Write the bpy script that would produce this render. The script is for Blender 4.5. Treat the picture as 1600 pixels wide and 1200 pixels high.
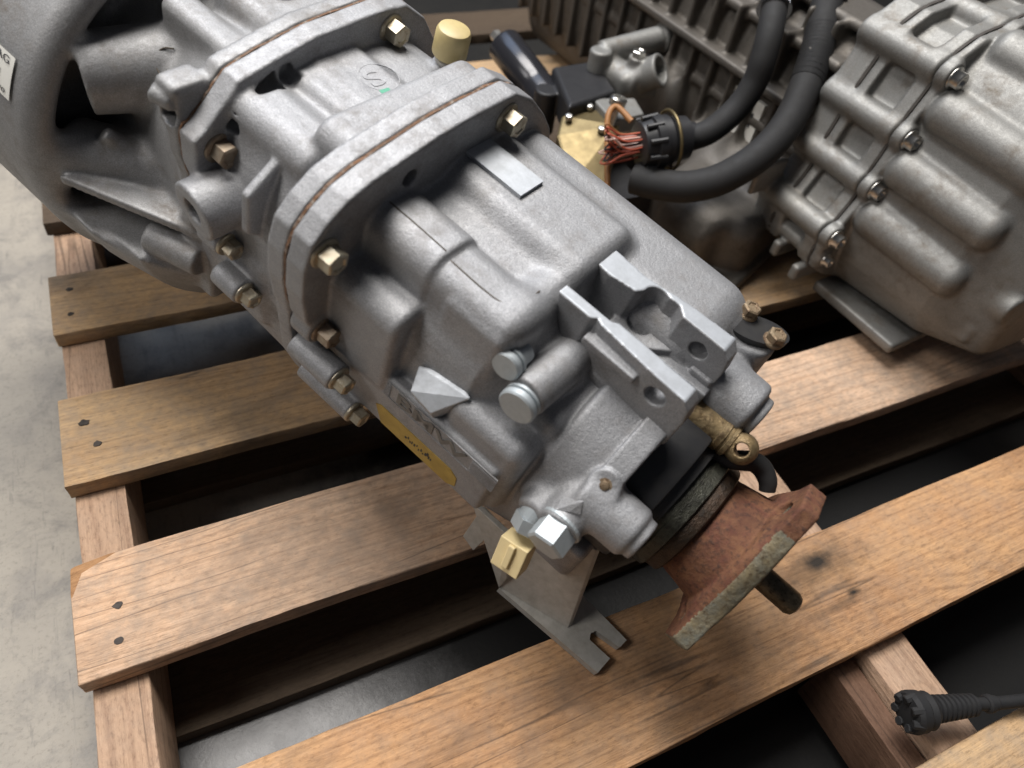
import bpy, bmesh, math, random
import numpy as np
from mathutils import Matrix, Vector, Euler
random.seed(7); rng = np.random.default_rng(7)
S = 0.001                      # everything below is written in millimetres
DECK = 100.0                   # height of the pallet's top above the floor
sc = bpy.context.scene
for o in list(bpy.data.objects): bpy.data.objects.remove(o)
COL = sc.collection

# ------------------------------------------------------------------ camera
R = [[0.905781, -0.408478, 0.112724], [-0.240545, -0.714653, -0.656817], [0.348854, 0.567818, -0.745576]]
cd = bpy.data.cameras.new('camera'); cam = bpy.data.objects.new('camera', cd); COL.objects.link(cam)
cx, cy, cz = Vector(R[0]), -Vector(R[1]), -Vector(R[2])
cam.matrix_world = Matrix(((cx.x, cy.x, cz.x, 0), (cx.y, cy.y, cz.y, 0), (cx.z, cy.z, cz.z, (500 + DECK) * S), (0, 0, 0, 1)))
cd.sensor_width = 36; cd.lens = 36 * 1130 / 1600; cd.clip_start = 0.02; cd.clip_end = 100
cd.dof.use_dof = True; cd.dof.focus_distance = 0.50; cd.dof.aperture_fstop = 5.5
sc.camera = cam
sc.render.resolution_x, sc.render.resolution_y = 1024, 768

# ------------------------------------------------------------------ light of the warehouse
world = bpy.data.worlds.new('World'); sc.world = world; world.use_nodes = True
bg = world.node_tree.nodes['Background']; bg.inputs[0].default_value = (0.80, 0.85, 1.0, 1); bg.inputs[1].default_value = 0.055
def area(name, loc, target, sx, sy, power, col):
    l = bpy.data.lights.new(name, 'AREA'); l.shape = 'RECTANGLE'; l.size = sx; l.size_y = sy; l.energy = power; l.color = col
    o = bpy.data.objects.new(name, l); COL.objects.link(o); o.location = loc
    o.rotation_euler = (Vector(target) - Vector(loc)).to_track_quat('-Z', 'Y').to_euler()
    return o
area('ceiling_lamp', (0.12, 1.05, 2.4), (0.2, 0.3, 0.1), 1.7, 0.8, 92, (1.0, 0.965, 0.92))
area('left_fill_lamp', (-1.7, 0.55, 2.0), (0.2, 0.3, 0.1), 0.8, 0.8, 22, (1.0, 0.96, 0.92))  # weak fill light added from the left
area('skylight', (-0.2, 2.7, 3.4), (0.2, 0.3, 0.1), 2.6, 1.3, 40, (0.56, 0.72, 1.0))
sc.view_settings.view_transform = 'Standard'; sc.view_settings.look = 'None'
sc.view_settings.exposure = 0.0; sc.view_settings.gamma = 1.0

# ------------------------------------------------------------------ frames
def frame(o, a, b, c):
    return Matrix(((a[0], b[0], c[0], o[0] * S), (a[1], b[1], c[1], o[1] * S), (a[2], b[2], c[2], (o[2] + DECK) * S), (0, 0, 0, 1)))
T1 = frame((264.457, 115.034, 105.0), (0.449371, -0.868635, -0.208658), (0.888185, 0.459485, 0.0), (0.095875, -0.185327, 0.977989))
T2 = frame((604.67, 282.44, 25.0), (0.096836, -0.995300, 0), (0.995300, 0.096836, 0), (0, 0, 1))
TW = frame((0, 0, 0), (1, 0, 0), (0, 1, 0), (0, 0, 1))

# ------------------------------------------------------------------ materials
class NT:
    def __init__(s, name):
        s.m = bpy.data.materials.new(name); s.m.use_nodes = True; s.t = s.m.node_tree; s.n = s.t.nodes; s.l = s.t.links
        s.p = s.n['Principled BSDF']
        tc = s.n.new('ShaderNodeTexCoord'); s.obj = tc.outputs['Object']
    def lk(s, a, b): s.l.new(a, b)
    def mapping(s, scale=(1, 1, 1), rot=(0, 0, 0), loc=(0, 0, 0), src=None):
        m = s.n.new('ShaderNodeMapping'); m.inputs['Scale'].default_value = scale; m.inputs['Rotation'].default_value = rot; m.inputs['Location'].default_value = loc
        s.lk(src or s.obj, m.inputs[0]); return m.outputs[0]
    def noise(s, scale, detail=4, rough=0.6, dist=0.0, src=None):
        n = s.n.new('ShaderNodeTexNoise'); n.inputs['Scale'].default_value = scale; n.inputs['Detail'].default_value = detail
        n.inputs['Roughness'].default_value = rough; n.inputs['Distortion'].default_value = dist
        s.lk(src or s.obj, n.inputs['Vector']); return n.outputs['Fac']
    def voro(s, scale, src=None, feat='F1', rnd=1.0):
        n = s.n.new('ShaderNodeTexVoronoi'); n.feature = feat; n.inputs['Scale'].default_value = scale; n.inputs['Randomness'].default_value = rnd
        s.lk(src or s.obj, n.inputs['Vector']); return n
    def ramp(s, fac, stops):
        r = s.n.new('ShaderNodeValToRGB'); e = r.color_ramp.elements
        while len(e) < len(stops): e.new(0.5)
        for el, (p, c) in zip(e, stops):
            el.position = p; el.color = (c, c, c, 1) if not isinstance(c, tuple) else (*c, 1)
        s.lk(fac, r.inputs[0]); return r.outputs[0]
    def mix(s, fac, a, b, mode='MIX'):
        m = s.n.new('ShaderNodeMix'); m.data_type = 'RGBA'; m.blend_type = mode
        for sock, val in ((m.inputs[0], fac), (m.inputs[6], a), (m.inputs[7], b)):
            if hasattr(val, 'links') or hasattr(val, 'is_output'): s.lk(val, sock)
            elif isinstance(val, tuple): sock.default_value = (*val, 1)
            else: sock.default_value = val
        return m.outputs[2]
    def math(s, op, a, b=0.0, c=0.0):
        m = s.n.new('ShaderNodeMath'); m.operation = op
        for i, val in enumerate((a, b, c)):
            if hasattr(val, 'is_output'): s.lk(val, m.inputs[i])
            else: m.inputs[i].default_value = val
        return m.outputs[0]
    def bump(s, h, strength=0.3, dist=0.001, prev=None):
        b = s.n.new('ShaderNodeBump'); b.inputs['Strength'].default_value = strength; b.inputs['Distance'].default_value = dist
        s.lk(h, b.inputs['Height'])
        if prev: s.lk(prev, b.inputs['Normal'])
        return b.outputs[0]
    def set(s, col=None, rough=None, metal=None, normal=None, spec=None):
        for key, val in (('Base Color', col), ('Roughness', rough), ('Metallic', metal), ('Normal', normal), ('Specular IOR Level', spec)):
            if val is None: continue
            if hasattr(val, 'is_output'): s.lk(val, s.p.inputs[key])
            elif isinstance(val, tuple): s.p.inputs[key].default_value = (*val, 1)
            else: s.p.inputs[key].default_value = val
        return s.m

def cast_alu(name, c=(0.335, 0.337, 0.347), dark=0.62, rough=(0.52, 0.66), metal=0.6, grain=0.55, dirt=0.55, dirtcol=(0.16, 0.12, 0.08)):
    t = NT(name)
    g = t.noise(1300, 3, 0.7); g2 = t.noise(420, 4, 0.6); big = t.noise(28, 5, 0.65); mid = t.noise(110, 5, 0.7)
    c2 = tuple(x * dark for x in c)
    col = t.mix(t.ramp(g, [(0.3, 0.0), (0.7, 1.0)]), tuple(x * .70 for x in c), tuple(min(1, x * 1.25) for x in c))
    col = t.mix(t.ramp(mid, [(0.35, 0.0), (0.7, 1.0)]), col, t.mix(0.28, col, c2))
    d = t.math('MULTIPLY', t.ramp(big, [(0.48, 0.0), (0.75, 1.0)]), t.ramp(mid, [(0.4, 0.0), (0.75, 1.0)]))
    col = t.mix(t.math('MULTIPLY', d, dirt), col, dirtcol)
    sp = t.ramp(t.voro(170).outputs['Distance'], [(0.0, 1.0), (0.10, 0.0)])
    col = t.mix(t.math('MULTIPLY', sp, t.ramp(big, [(0.5, 0.0), (0.65, 0.5)])), col, (0.1, 0.08, 0.06))
    ox = t.math('MULTIPLY', t.ramp(t.noise(65, 6, 0.75, 0.5), [(0.58, 0.0), (0.72, 1.0)]), 0.25)
    col = t.mix(ox, col, tuple(min(1, x * 1.55) for x in c))
    smear = t.math('MULTIPLY', t.ramp(t.noise(14, 5, 0.7, 0.8), [(0.57, 0.0), (0.72, 1.0)]), dirt * 0.5)
    col = t.mix(smear, col, tuple(x * .55 for x in c))
    r = t.math('MULTIPLY_ADD', mid, rough[1] - rough[0], rough[0])
    r = t.math('ADD', r, t.math('MULTIPLY', d, 0.2)); r = t.math('ADD', r, t.math('MULTIPLY_ADD', g2, 0.3, -0.15))
    b = t.bump(g2, grain, 0.0006); b = t.bump(g, grain, 0.0004, b); b = t.bump(mid, 0.12, 0.002, b)
    return t.set(col, r, metal, b)

def metal_mat(name, c, rough=0.3, metal=1.0, var=0.5, c2=None, scale=200, bump=0.15):
    t = NT(name); n = t.noise(scale, 5, 0.65); g = t.noise(scale * 5, 3, 0.6)
    col = t.mix(t.math('MULTIPLY', t.ramp(n, [(0.35, 0.0), (0.68, 1.0)]), var), c, c2 or tuple(x * .5 for x in c))
    r = t.math('MULTIPLY_ADD', n, 0.25, rough - 0.08)
    return t.set(col, r, metal, t.bump(g, bump, 0.0004))

def plastic(name, c, rough=0.45, var=0.3, scale=120, c2=None, bump=0.08):
    return metal_mat(name, c, rough, 0.0, var, c2, scale, bump)

def rust(name, c1, c2, c3, rough=0.8, metal=0.2):
    t = NT(name); n = t.noise(90, 6, 0.7); m = t.noise(260, 5, 0.7); g = t.noise(900, 3, 0.7)
    col = t.mix(t.ramp(n, [(0.35, 0.0), (0.65, 1.0)]), c1, c2)
    col = t.mix(t.ramp(m, [(0.5, 0.0), (0.68, 1.0)]), col, c3)
    col = t.mix(t.math('MULTIPLY', t.ramp(t.noise(34, 5, 0.7, 0.5), [(0.48, 0.0), (0.66, 1.0)]), 0.6), col, tuple(x * .45 for x in c1))
    b = t.bump(g, 0.5, 0.0008); b = t.bump(m, 0.5, 0.0015, b)
    return t.set(col, rough, metal, b)

def wood(name, c1, c2, dark, seed=0.0, stain=0.0, stainc=(0.03, 0.025, 0.02), spots=(), ringamt=0.42, knots=True, ringscale=55.0, along='X', grey=0.0):
    t = NT(name)
    oi = t.n.new('ShaderNodeObjectInfo')
    off = t.n.new('ShaderNodeVectorMath'); off.operation = 'SCALE'; off.inputs[0].default_value = (3.1, 1.7, 2.3); t.lk(t.math('ADD', t.math('MULTIPLY', oi.outputs['Random'], 3.0), seed), off.inputs['Scale'])
    ad = t.n.new('ShaderNodeVectorMath'); ad.operation = 'ADD'; t.lk(t.obj, ad.inputs[0]); t.lk(off.outputs[0], ad.inputs[1])
    v = ad.outputs[0]
    sx = (0.07, 1, 1) if along == 'X' else (1, 0.07, 1)
    warp = t.noise(6, 3, 0.5, src=t.mapping((0.16, 1, 1) if along == 'X' else (1, 0.16, 1), src=v))
    vk = t.voro(7.0, t.mapping((0.75, 1.4, 0.6) if along == 'X' else (1.4, 0.75, 0.6), src=v))
    kd = vk.outputs['Distance']
    bulge = t.ramp(kd, [(0.0, 1.0), (0.28, 0.0)])
    # growth rings: sine of the across-board coordinate pushed aside by noise and round the knots
    sep = t.n.new('ShaderNodeSeparateXYZ'); t.lk(v, sep.inputs[0])
    yy = sep.outputs['Y'] if along == 'X' else sep.outputs['X']
    ph = t.math('ADD', t.math('MULTIPLY', yy, 1.0), t.math('MULTIPLY', warp, 0.085))
    ph = t.math('ADD', ph, t.math('MULTIPLY', bulge, 0.012))
    ph = t.math('ADD', ph, t.math('MULTIPLY', sep.outputs['Z'], 0.6))
    ring = t.math('SINE', t.math('MULTIPLY', ph, ringscale * 14.0))
    ring = t.math('MULTIPLY_ADD', ring, 0.5, 0.5)
    ring = t.math('POWER', ring, 5.0)
    fib = t.noise(700, 4, 0.65, src=t.mapping((0.03, 1, 1) if along == 'X' else (1, 0.03, 1), src=v))
    broad = t.noise(11, 4, 0.6, src=t.mapping((0.35, 1, 1) if along == 'X' else (1, 0.35, 1), src=v))
    fine = t.noise(60, 5, 0.7, src=v)
    col = t.mix(t.ramp(broad, [(0.35, 0.0), (0.65, 1.0)]), c1, c2)
    ringn = t.math('MULTIPLY', ring, t.ramp(t.noise(16, 3, 0.6, src=t.mapping((0.3, 1, 1) if along == 'X' else (1, 0.3, 1), src=v)), [(0.3, 0.25), (0.7, 1.0)]))
    col = t.mix(t.math('MULTIPLY', ringn, ringamt), col, dark)
    col = t.mix(t.math('MULTIPLY', t.ramp(fib, [(0.45, 0.0), (0.75, 1.0)]), 0.32), col, tuple(x * .55 for x in dark))
    grit = t.noise(420, 4, 0.75, src=t.mapping((0.35, 1, 1) if along == 'X' else (1, 0.35, 1), src=v))
    col = t.mix(t.math('MULTIPLY', t.ramp(grit, [(0.52, 0.0), (0.68, 1.0)]), 0.45), col, tuple(x * .5 for x in dark))
    col = t.mix(t.math('MULTIPLY', t.ramp(grit, [(0.32, 1.0), (0.45, 0.0)]), 0.25), col, tuple(min(1, x * 1.35) for x in c1))
    crk = t.math('MULTIPLY', t.ramp(t.noise(38, 2, 0.5, src=t.mapping((0.05, 1, 1) if along == 'X' else (1, 0.05, 1), src=v)), [(0.488, 0.0), (0.5, 1.0), (0.512, 0.0)]), t.ramp(broad, [(0.48, 0.0), (0.56, 1.0)]))
    col = t.mix(t.math('MULTIPLY', crk, 0.65), col, (0.05, 0.03, 0.02))
    if grey: col = t.mix(t.math('MULTIPLY', t.ramp(fine, [(0.4, 0.0), (0.7, 1.0)]), grey), col, (0.24, 0.21, 0.18))
    if knots:
        gate = t.math('GREATER_THAN', vk.outputs['Color'], 0.55)
        k = t.math('MULTIPLY', t.ramp(kd, [(0.0, 1.0), (0.055, 0.8), (0.10, 0.0)]), gate)
        col = t.mix(t.math('MULTIPLY', k, 0.8), col, (0.09, 0.045, 0.02))
    if stain:
        st = t.math('MULTIPLY', t.ramp(t.noise(9, 5, 0.7, 0.6, src=t.mapping((0.5, 1.2, 1), src=v)), [(0.54, 0.0), (0.68, 1.0)]), stain)
        col = t.mix(st, col, stainc)
    wob = t.noise(45, 4, 0.65)
    for (x, y, rx, ry, amt) in spots:      # knots and oil smudges at known places on the board
        s0 = t.n.new('ShaderNodeSeparateXYZ'); t.lk(t.obj, s0.inputs[0])
        dx = t.math('DIVIDE', t.math('SUBTRACT', s0.outputs['X'], x * S), rx * S); dy = t.math('DIVIDE', t.math('SUBTRACT', s0.outputs['Y'], y * S), ry * S)
        dd = t.math('SQRT', t.math('ADD', t.math('MULTIPLY', dx, dx), t.math('MULTIPLY', dy, dy)))
        dd = t.math('ADD', dd, t.math('MULTIPLY_ADD', wob, 1.6, -0.8))
        col = t.mix(t.math('MULTIPLY', t.ramp(dd, [(0.25, 1.0), (1.0, 0.0)]), amt), col, (0.035, 0.028, 0.022))
    b = t.bump(fib, 0.6, 0.0012); b = t.bump(ring, 0.12, 0.0006, b); b = t.bump(fine, 0.35, 0.0015, b); b = t.bump(grit, 0.5, 0.0008, b)
    return t.set(col, 0.72, 0.0, b, 0.25)

M = {}
M['alu'] = cast_alu('cast_aluminium')
M['alu_bell'] = cast_alu('cast_aluminium_bell', (0.29, 0.29, 0.293), grain=0.3, dirt=0.8)
M['alu_old'] = cast_alu('dusty_cast_aluminium', (0.25, 0.247, 0.235), dirt=1.0, grain=0.22, dirtcol=(0.15, 0.11, 0.07))
M['alu_dirty'] = cast_alu('grimy_cast_aluminium', (0.13, 0.118, 0.104), dirt=0.9, grain=0.25, dirtcol=(0.08, 0.06, 0.04))
M['machined'] = metal_mat('machined_aluminium', (0.50, 0.525, 0.56), 0.5, 0.45, 0.6, (0.33, 0.345, 0.36), 120, 0.2)
M['plate'] = metal_mat('grey_sheet_metal', (0.47, 0.455, 0.42), 0.55, 0.3, 0.6, (0.30, 0.28, 0.24), 130, 0.3)
M['zinc'] = metal_mat('yellow_zinc_bolt', (0.48, 0.45, 0.36), 0.40, 0.8, 0.6, (0.28, 0.19, 0.11), 260, 0.2)
M['zincrust'] = metal_mat('rusty_zinc_bolt', (0.36, 0.31, 0.24), 0.42, 0.7, 0.8, (0.17, 0.095, 0.055), 160, 0.3)
M['bluezinc'] = metal_mat('blue_zinc_bolt', (0.44, 0.48, 0.50), 0.5, 0.5, 0.5, (0.35, 0.38, 0.40), 240, 0.2)
M['steel'] = metal_mat('bright_steel', (0.60, 0.59, 0.56), 0.26, 1.0, 0.4, (0.34, 0.32, 0.28), 260, 0.15)
M['chrome'] = metal_mat('chrome', (0.75, 0.76, 0.78), 0.14, 1.0, 0.2, None, 100, 0.05)
M['rustbolt'] = rust('rusty_bolt', (0.22, 0.15, 0.09), (0.34, 0.27, 0.18), (0.12, 0.07, 0.04), 0.55, 0.6)
M['rust'] = rust('red_rust', (0.13, 0.047, 0.03), (0.20, 0.095, 0.045), (0.06, 0.03, 0.021), 0.8, 0.25)
M['rustrim'] = rust('yellow_grey_rust', (0.25, 0.20, 0.115), (0.19, 0.19, 0.155), (0.10, 0.07, 0.042), 0.75, 0.35)
M['oilsteel'] = rust('oily_steel_ring', (0.028, 0.028, 0.021), (0.06, 0.06, 0.045), (0.012, 0.011, 0.009), 0.38, 0.5)
M['oilbrown'] = rust('oily_brown_steel', (0.03, 0.02, 0.012), (0.06, 0.034, 0.02), (0.012, 0.009, 0.007), 0.42, 0.5)
M['shaft'] = rust('oily_dark_shaft', (0.09, 0.07, 0.045), (0.16, 0.13, 0.09), (0.03, 0.022, 0.015), 0.3, 0.85)
M['brass'] = rust('brown_brass', (0.22, 0.15, 0.07), (0.30, 0.23, 0.13), (0.10, 0.065, 0.035), 0.48, 0.6)
M['bronze'] = metal_mat('gold_passivated_plate', (0.21, 0.165, 0.085), 0.42, 0.85, 0.6, (0.10, 0.075, 0.04), 60, 0.05)
M['black'] = plastic('black_plastic', (0.018, 0.018, 0.02), 0.42)
M['rubber'] = plastic('black_rubber', (0.009, 0.009, 0.010), 0.72, c2=(0.022, 0.02, 0.018), bump=0.3)
M['seal'] = plastic('black_oily_plate', (0.022, 0.022, 0.024), 0.38, 0.5, 80, (0.04, 0.038, 0.034), 0.2)
M['gloss'] = metal_mat('gloss_black_paint', (0.03, 0.03, 0.035), 0.16, 0.3, 0.3, None, 60, 0.04)
M['cream'] = plastic('cream_plastic', (0.74, 0.60, 0.33), 0.4, 0.3, 90, (0.55, 0.42, 0.2))
M['cap'] = plastic('yellowed_nylon_cap', (0.52, 0.42, 0.20), 0.4, 0.35, 110, (0.34, 0.26, 0.12))
M['sealant'] = rust('rusty_gasket_line', (0.20, 0.10, 0.05), (0.12, 0.075, 0.05), (0.30, 0.26, 0.22), 0.85, 0.0)
M['yellow'] = plastic('yellow_sticker', (0.42, 0.28, 0.055), 0.55, 0.6, 70, (0.22, 0.14, 0.04))
M['white'] = plastic('white_paper', (0.72, 0.71, 0.66), 0.6, 0.2, 60)
M['ink'] = plastic('black_ink', (0.03, 0.03, 0.035), 0.6)
M['dimple'] = plastic('dark_recess', (0.045, 0.038, 0.032), 0.7)
M['letter'] = metal_mat('dull_raised_letter', (0.20, 0.19, 0.175), 0.6, 0.4, 0.5)
M['groove'] = plastic('dirt_in_groove', (0.085, 0.07, 0.055), 0.8)
M['green'] = plastic('green_paint_dab', (0.10, 0.36, 0.24), 0.6)
M['wirered'] = plastic('red_wire', (0.42, 0.09, 0.05), 0.45)
M['wirepink'] = plastic('pink_white_wire', (0.62, 0.42, 0.36), 0.45)
M['wireorange'] = plastic('orange_sleeve', (0.33, 0.15, 0.05), 0.5)
M['nail'] = rust('old_nail', (0.045, 0.037, 0.033), (0.08, 0.065, 0.055), (0.02, 0.017, 0.015), 0.7, 0.3)
M['wood_pale'] = wood('pale_pink_pine', (0.68, 0.475, 0.33), (0.60, 0.39, 0.25), (0.29, 0.17, 0.10), 0.3, 0.45, (0.24, 0.175, 0.13), grey=0.55)
M['wood_grey'] = wood('weathered_pine', (0.56, 0.375, 0.205), (0.43, 0.275, 0.15), (0.19, 0.115, 0.065), 1.9, 0.6, (0.13, 0.095, 0.065), grey=0.5)
M['wood_gold'] = wood('golden_pine', (0.62, 0.37, 0.185), (0.45, 0.245, 0.125), (0.21, 0.105, 0.05), 3.7, 0.6, (0.12, 0.075, 0.05), grey=0.3, spots=((392, 128, 16, 10, 1.0), (385, 126, 60, 26, .55), (402, 96, 8, 5, 1.0), (380, 92, 40, 5, .5), (225, 112, 40, 30, .45), (320, 96, 60, 30, .3), (215, 70, 30, 14, .35)))
M['wood_orange'] = wood('orange_pine', (0.47, 0.26, 0.14), (0.42, 0.235, 0.13), (0.27, 0.13, 0.06), 5.1, 0.15, grey=0.15)
M['wood_str'] = wood('rough_sawn_pine', (0.52, 0.35, 0.24), (0.42, 0.275, 0.18), (0.20, 0.11, 0.07), 7.3, 0.3, along='Y', ringscale=40, grey=0.2)
M['wood_low'] = wood('shade_darkened_pine', (0.10, 0.072, 0.048), (0.075, 0.053, 0.036), (0.05, 0.032, 0.02), 9.1, 0.3, grey=0.0)  # pine darkened in its colour so the pallet gaps look shaded
M['wood_red'] = wood('dark_reddish_pine', (0.20, 0.115, 0.075), (0.15, 0.085, 0.055), (0.09, 0.045, 0.028), 4.4, 0.3, along='Y', knots=False)
M['splinter'] = wood('fresh_split_pine', (0.38, 0.21, 0.10), (0.30, 0.15, 0.07), (0.17, 0.08, 0.035), 2.2, 0.0, knots=False)

def floor_mat():
    t = NT('old_concrete')
    a = t.noise(3.5, 6, 0.65); b = t.noise(22, 6, 0.7); g = t.noise(260, 4, 0.7); s = t.noise(1100, 2, 0.6)
    scr = t.noise(40, 4, 0.7, 0.4, src=t.mapping((1, 0.08, 1), rot=(0, 0, 0.25)))
    col = t.mix(t.ramp(a, [(0.35, 0.0), (0.65, 1.0)]), (0.36, 0.325, 0.27), (0.25, 0.228, 0.195))
    col = t.mix(t.math('MULTIPLY', t.ramp(b, [(0.48, 0.0), (0.72, 1.0)]), 0.55), col, (0.17, 0.16, 0.15))
    col = t.mix(t.math('MULTIPLY', t.ramp(scr, [(0.58, 0.0), (0.72, 1.0)]), 0.4), col, (0.12, 0.115, 0.11))
    col = t.mix(t.math('MULTIPLY', t.ramp(g, [(0.54, 0.0), (0.72, 1.0)]), 0.45), col, (0.12, 0.105, 0.09))
    col = t.mix(t.math('MULTIPLY', t.ramp(t.noise(17, 6, 0.75, 0.4), [(0.50, 0.0), (0.66, 1.0)]), 0.6), col, (0.13, 0.123, 0.114))
    col = t.mix(t.math('MULTIPLY', t.ramp(t.noise(130, 4, 0.7, 0.3, src=t.mapping((1, 0.12, 1), rot=(0, 0, -0.4))), [(0.60, 0.0), (0.72, 1.0)]), 0.5), col, (0.10, 0.095, 0.09))
    # wet patch; oil tone blackened so the gaps under the pallet look shaded
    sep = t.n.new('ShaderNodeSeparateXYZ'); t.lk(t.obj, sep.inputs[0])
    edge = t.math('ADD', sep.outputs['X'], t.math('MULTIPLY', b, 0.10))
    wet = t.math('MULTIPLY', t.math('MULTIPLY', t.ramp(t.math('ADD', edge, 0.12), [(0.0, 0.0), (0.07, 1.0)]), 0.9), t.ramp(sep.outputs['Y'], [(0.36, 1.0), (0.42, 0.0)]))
    oil_shade = t.math('MULTIPLY', t.ramp(t.math('SUBTRACT', edge, 0.07), [(0.0, 0.0), (0.10, 1.0)]), 0.96)
    col = t.mix(wet, col, (0.10, 0.10, 0.105)); col = t.mix(oil_shade, col, (0.012, 0.012, 0.012))
    r = t.mix(wet, t.math('MULTIPLY_ADD', g, 0.3, 0.5), t.math('MULTIPLY_ADD', b, 0.35, 0.18)); sp_ = t.math('MULTIPLY_ADD', oil_shade, -0.40, 0.5)
    bb = t.bump(g, 0.3, 0.0008); bb = t.bump(b, 0.2, 0.003, bb)
    return t.set(col, r, 0.0, bb, sp_)
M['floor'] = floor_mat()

# ------------------------------------------------------------------ object helpers
def link(o, parent=None):
    COL.objects.link(o)
    if parent is not None: o.parent = parent
    return o
def tag(o, label=None, cat=None, group=None, kind=None):
    if label: o['label'] = label
    if cat: o['category'] = cat
    if group: o['group'] = group
    if kind: o['kind'] = kind
    return o
class Thing:
    """an Empty whose local axes are those of a frame (mm); parts are given in frame coordinates"""
    def __init__(s, name, F, base, label, cat, group=None):
        s.base = Vector(base)
        s.e = bpy.data.objects.new(name, None); s.e.empty_display_size = 0.05; COL.objects.link(s.e)
        s.e.matrix_world = F @ Matrix.Translation(s.base * S)
        tag(s.e, label, cat, group)
def me_obj(name, me, mat, parent=None, label=None, mats=None):
    o = bpy.data.objects.new(name, me)
    for m in (mats or [mat]): me.materials.append(m)
    COL.objects.link(o)
    if isinstance(parent, Thing):
        o.parent = parent.e; o.location = -parent.base * S
    elif parent is not None: o.parent = parent
    if label: o['label'] = label
    return o
def bm_obj(name, bm, mat, parent=None, label=None, smooth=None, mats=None, bevel=0.0, seg=2):
    if bevel:
        ed = [e for e in bm.edges if len(e.link_faces) == 2 and e.calc_face_angle(0) > 0.5]
        bmesh.ops.bevel(bm, geom=ed, offset=bevel, segments=seg, affect='EDGES', profile=0.5, clamp_overlap=True)
    bmesh.ops.scale(bm, vec=(S, S, S), verts=bm.verts)
    bmesh.ops.recalc_face_normals(bm, faces=bm.faces)
    me = bpy.data.meshes.new(name)
    if smooth is not None:
        for f in bm.faces: f.smooth = True
        for e in bm.edges:
            if len(e.link_faces) == 2: e.smooth = e.calc_face_angle(0) < smooth
    bm.to_mesh(me); bm.free()
    return me_obj(name, me, mat, parent, label, mats)
def axmat(a, b):
    a = Vector(a); b = Vector(b); d = (b - a)
    q = d.to_track_quat('Z', 'Y')
    return Matrix.Translation(a) @ q.to_matrix().to_4x4(), d.length
def lathe(bm, a, b, prof, seg=32, mi=0):
    """prof: list of (distance along a->b in mm, radius)"""
    m, L = axmat(a, b); rings = []
    for (t, r) in prof:
        if r <= 1e-6: rings.append([bm.verts.new(m @ Vector((0, 0, t)))])
        else: rings.append([bm.verts.new(m @ Vector((r * math.cos(2 * math.pi * i / seg), r * math.sin(2 * math.pi * i / seg), t))) for i in range(seg)])
    for A, B in zip(rings, rings[1:]):
        for i in range(seg):
            j = (i + 1) % seg
            if len(A) == 1 and len(B) == 1: continue
            if len(A) == 1: f = bm.faces.new((A[0], B[i], B[j]))
            elif len(B) == 1: f = bm.faces.new((A[i], A[j], B[0]))
            else: f = bm.faces.new((A[i], A[j], B[j], B[i]))
            f.material_index = mi
    if len(rings[0]) > 1: bm.faces.new(rings[0]).material_index = mi
    if len(rings[-1]) > 1: bm.faces.new(rings[-1][::-1]).material_index = mi
def cyl(bm, a, b, r, seg=28, ch=0.6, r2=None, mi=0):
    L = (Vector(b) - Vector(a)).length; r2 = r if r2 is None else r2
    lathe(bm, a, b, [(0, r - ch), (ch, r), (L - ch, r2), (L, r2 - ch)], seg, mi)
def tube(bm, pts, r, seg=14, sub=6, cap=True, mi=0, rad=None):
    P = spline(pts, sub); n = len(P); up = Vector((0.3, 0.2, 1)).normalized(); rings = []
    prev = None
    for i, p in enumerate(P):
        d = (P[min(i + 1, n - 1)] - P[max(i - 1, 0)]).normalized()
        if prev is None: x = d.cross(up).normalized()
        else: x = (prev - d * prev.dot(d)).normalized()
        prev = x; y = d.cross(x)
        rr = rad(i / (n - 1)) if rad else r
        rings.append([bm.verts.new(p + (x * math.cos(2 * math.pi * k / seg) + y * math.sin(2 * math.pi * k / seg)) * rr) for k in range(seg)])
    for A, B in zip(rings, rings[1:]):
        for i in range(seg):
            j = (i + 1) % seg; f = bm.faces.new((A[i], A[j], B[j], B[i])); f.material_index = mi
    if cap: bm.faces.new(rings[0][::-1]); bm.faces.new(rings[-1])
def spline(pts, sub):
    P = [Vector(p) for p in pts]
    if len(P) < 3: return P
    Q = [P[0] * 2 - P[1]] + P + [P[-1] * 2 - P[-2]]; out = []
    for i in range(1, len(Q) - 2):
        for k in range(sub):
            t = k / sub; a, b, c, d = Q[i - 1], Q[i], Q[i + 1], Q[i + 2]
            out.append(0.5 * ((2 * b) + (c - a) * t + (2 * a - 5 * b + 4 * c - d) * t * t + (3 * b - a - 3 * c + d) * t ** 3))
    out.append(P[-1]); return out
def box(bm, lo, hi, mi=0):
    vs = [bm.verts.new((x, y, z)) for x in (lo[0], hi[0]) for y in (lo[1], hi[1]) for z in (lo[2], hi[2])]
    for q in ((0, 1, 3, 2), (4, 6, 7, 5), (0, 4, 5, 1), (2, 3, 7, 6), (0, 2, 6, 4), (1, 5, 7, 3)):
        bm.faces.new([vs[i] for i in q]).material_index = mi
def hull(bm, pts):
    vs = [bm.verts.new(p) for p in pts]
    r = bmesh.ops.convex_hull(bm, input=vs)
    junk = list({g for g in list(r['geom_unused']) + list(r['geom_interior']) if isinstance(g, bmesh.types.BMVert) and g.is_valid})
    if junk: bmesh.ops.delete(bm, geom=junk, context='VERTS')
    bmesh.ops.dissolve_limit(bm, angle_limit=0.02, verts=bm.verts, edges=bm.edges)
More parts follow.
